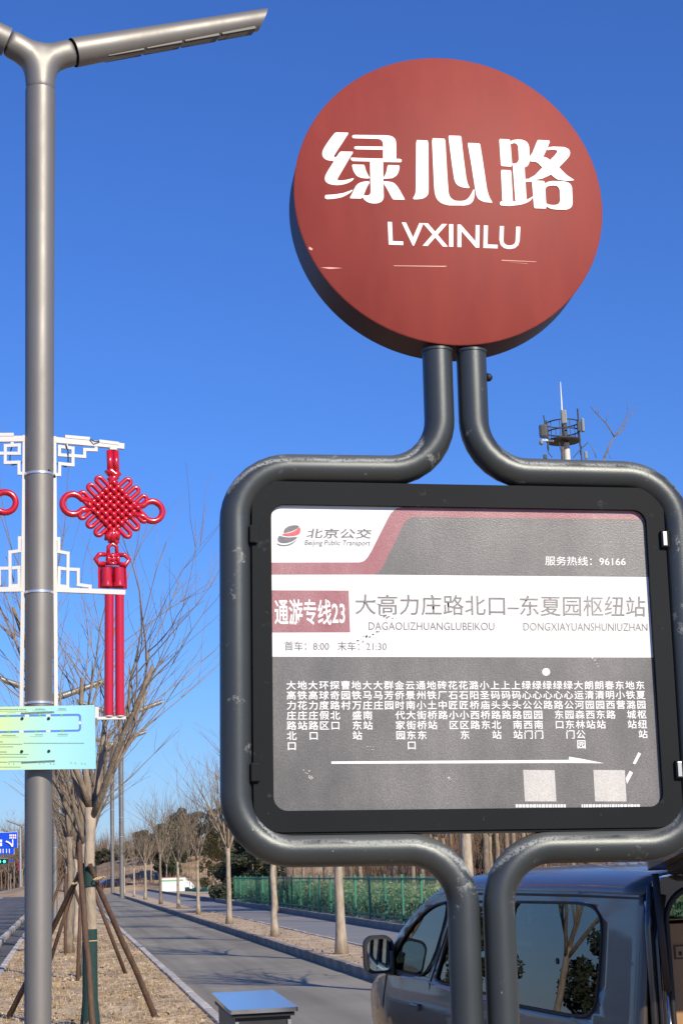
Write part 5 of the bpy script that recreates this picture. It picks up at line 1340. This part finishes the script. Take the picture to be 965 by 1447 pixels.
# ------------------------------------------------------------------ far left: road sign gantry, lights, far lamps
Yg = 205; gq = at(29, 1243, Yg); gb = Vector((gq.x, Yg, 0))
gan = empty('road_sign_gantry', rotz(gb, 0), 'blue direction sign on a grey gantry at the left edge over the main road', 'road sign')
def G3(px, py, yy=0): return at(px, py, Yg+yy)-gb
MB().tube([Vector((0, .5, 0)), G3(29, 1170, .5)], .16, 10).build('gantry_post', GALV, gan)
for py in (1182, 1193): MB().tube([G3(29, py, .4), G3(-60, py+2, .4)], .10, 8).build('gantry_beam', GALV, gan)
def gpanel(x0, y0, x1, y1, m, name, yy, th=.08, par=None):
    A, Bq = G3(x0, y0, yy), G3(x1, y1, yy); return MB().box((A+Bq)/2, (abs(A.x-Bq.x), th, abs(A.z-Bq.z))).build(name, m, par or gan)
gpanel(-40, 1177.8, 25.6, 1198, BOARDW, 'sign_border', .02); gpanel(-39.6, 1178.2, 25.2, 1197.6, SBLUE, 'sign_panel', -.06)
gpanel(-40, 1197.8, 20.8, 1207.3, BOARDW, 'sign_border', .03); gpanel(-39.6, 1198.2, 20.4, 1206.9, SBLUE, 'sign_panel', -.05)
b = MB()
def gq_(x0, y0, x1, y1):
    A, Bq = G3(x0, y0, -.2), G3(x1, y1, -.2); b.box((A+Bq)/2, (abs(A.x-Bq.x), .02, abs(A.z-Bq.z)))
gq_(17.9, 1186, 19.3, 1196); gq_(0, 1191, 3.5, 1195.5); gq_(0, 1186.5, 3.5, 1190)
for i in range(4):
    gq_(14+i*2.6, 1179, 15.6+i*2.6, 1181.6); gq_(14+i*2.6, 1182.4, 15.6+i*2.6, 1185)
for x in (1, 4.5, 9.3, 13.3): gq_(x, 1199.5, x+1, 1205.5)
b.tube([G3(18, 1196.5, -.2), G3(16, 1193, -.2), G3(12, 1190, -.2), G3(9, 1189, -.2)], .11, 5)
b.build('sign_marks', WHITE, gan)
Yt = 195; tq = at(-40, 1243, Yt); tb_ = Vector((tq.x, Yt, 0))
tl = empty('traffic_light', rotz(tb_, 0), 'dark traffic light bar with green lamps under the blue road sign', 'traffic light')
def T3(px, py, yy=0): return at(px, py, Yt+yy)-tb_
MB().tube([Vector((0, 0, 0)), T3(-40, 1217)], .14, 8).build('post', GALV, tl); MB().tube([T3(-40, 1213), T3(12, 1213)], .07, 6).build('arm', GALV, tl)
for x in (0.5, 7):
    A = T3(x, 1217.4); hs = MB().box(A, (.85, .2, .5)).build('lamp_housing', BLACK, tl); MB().lathe([(.16, -.02), (.16, .0)], A+Vector((0, -.11, 0)), 12, axis='Y').build('green_lamp', GLED, hs)
MB().box(T3(16.5, 1216.3), (.5, .05, .18)).build('street_plate', SBLUE, tl)
for i, (px, Y) in enumerate(((31, 255), (20.5, 300))):
    lp = far_lamp(px, Y, ['far street lamp with red knots left of the near pole', 'farthest street lamp with red knots on the main road'][i], 1.0)
    for side in (0,):
        mm = rotz(WM[lp.name].translation, DA); copy_tree(kn, mm, ['tiny far red knot ornament on a lamp by the near pole', 'tiniest red knot ornament down the main road'][i])
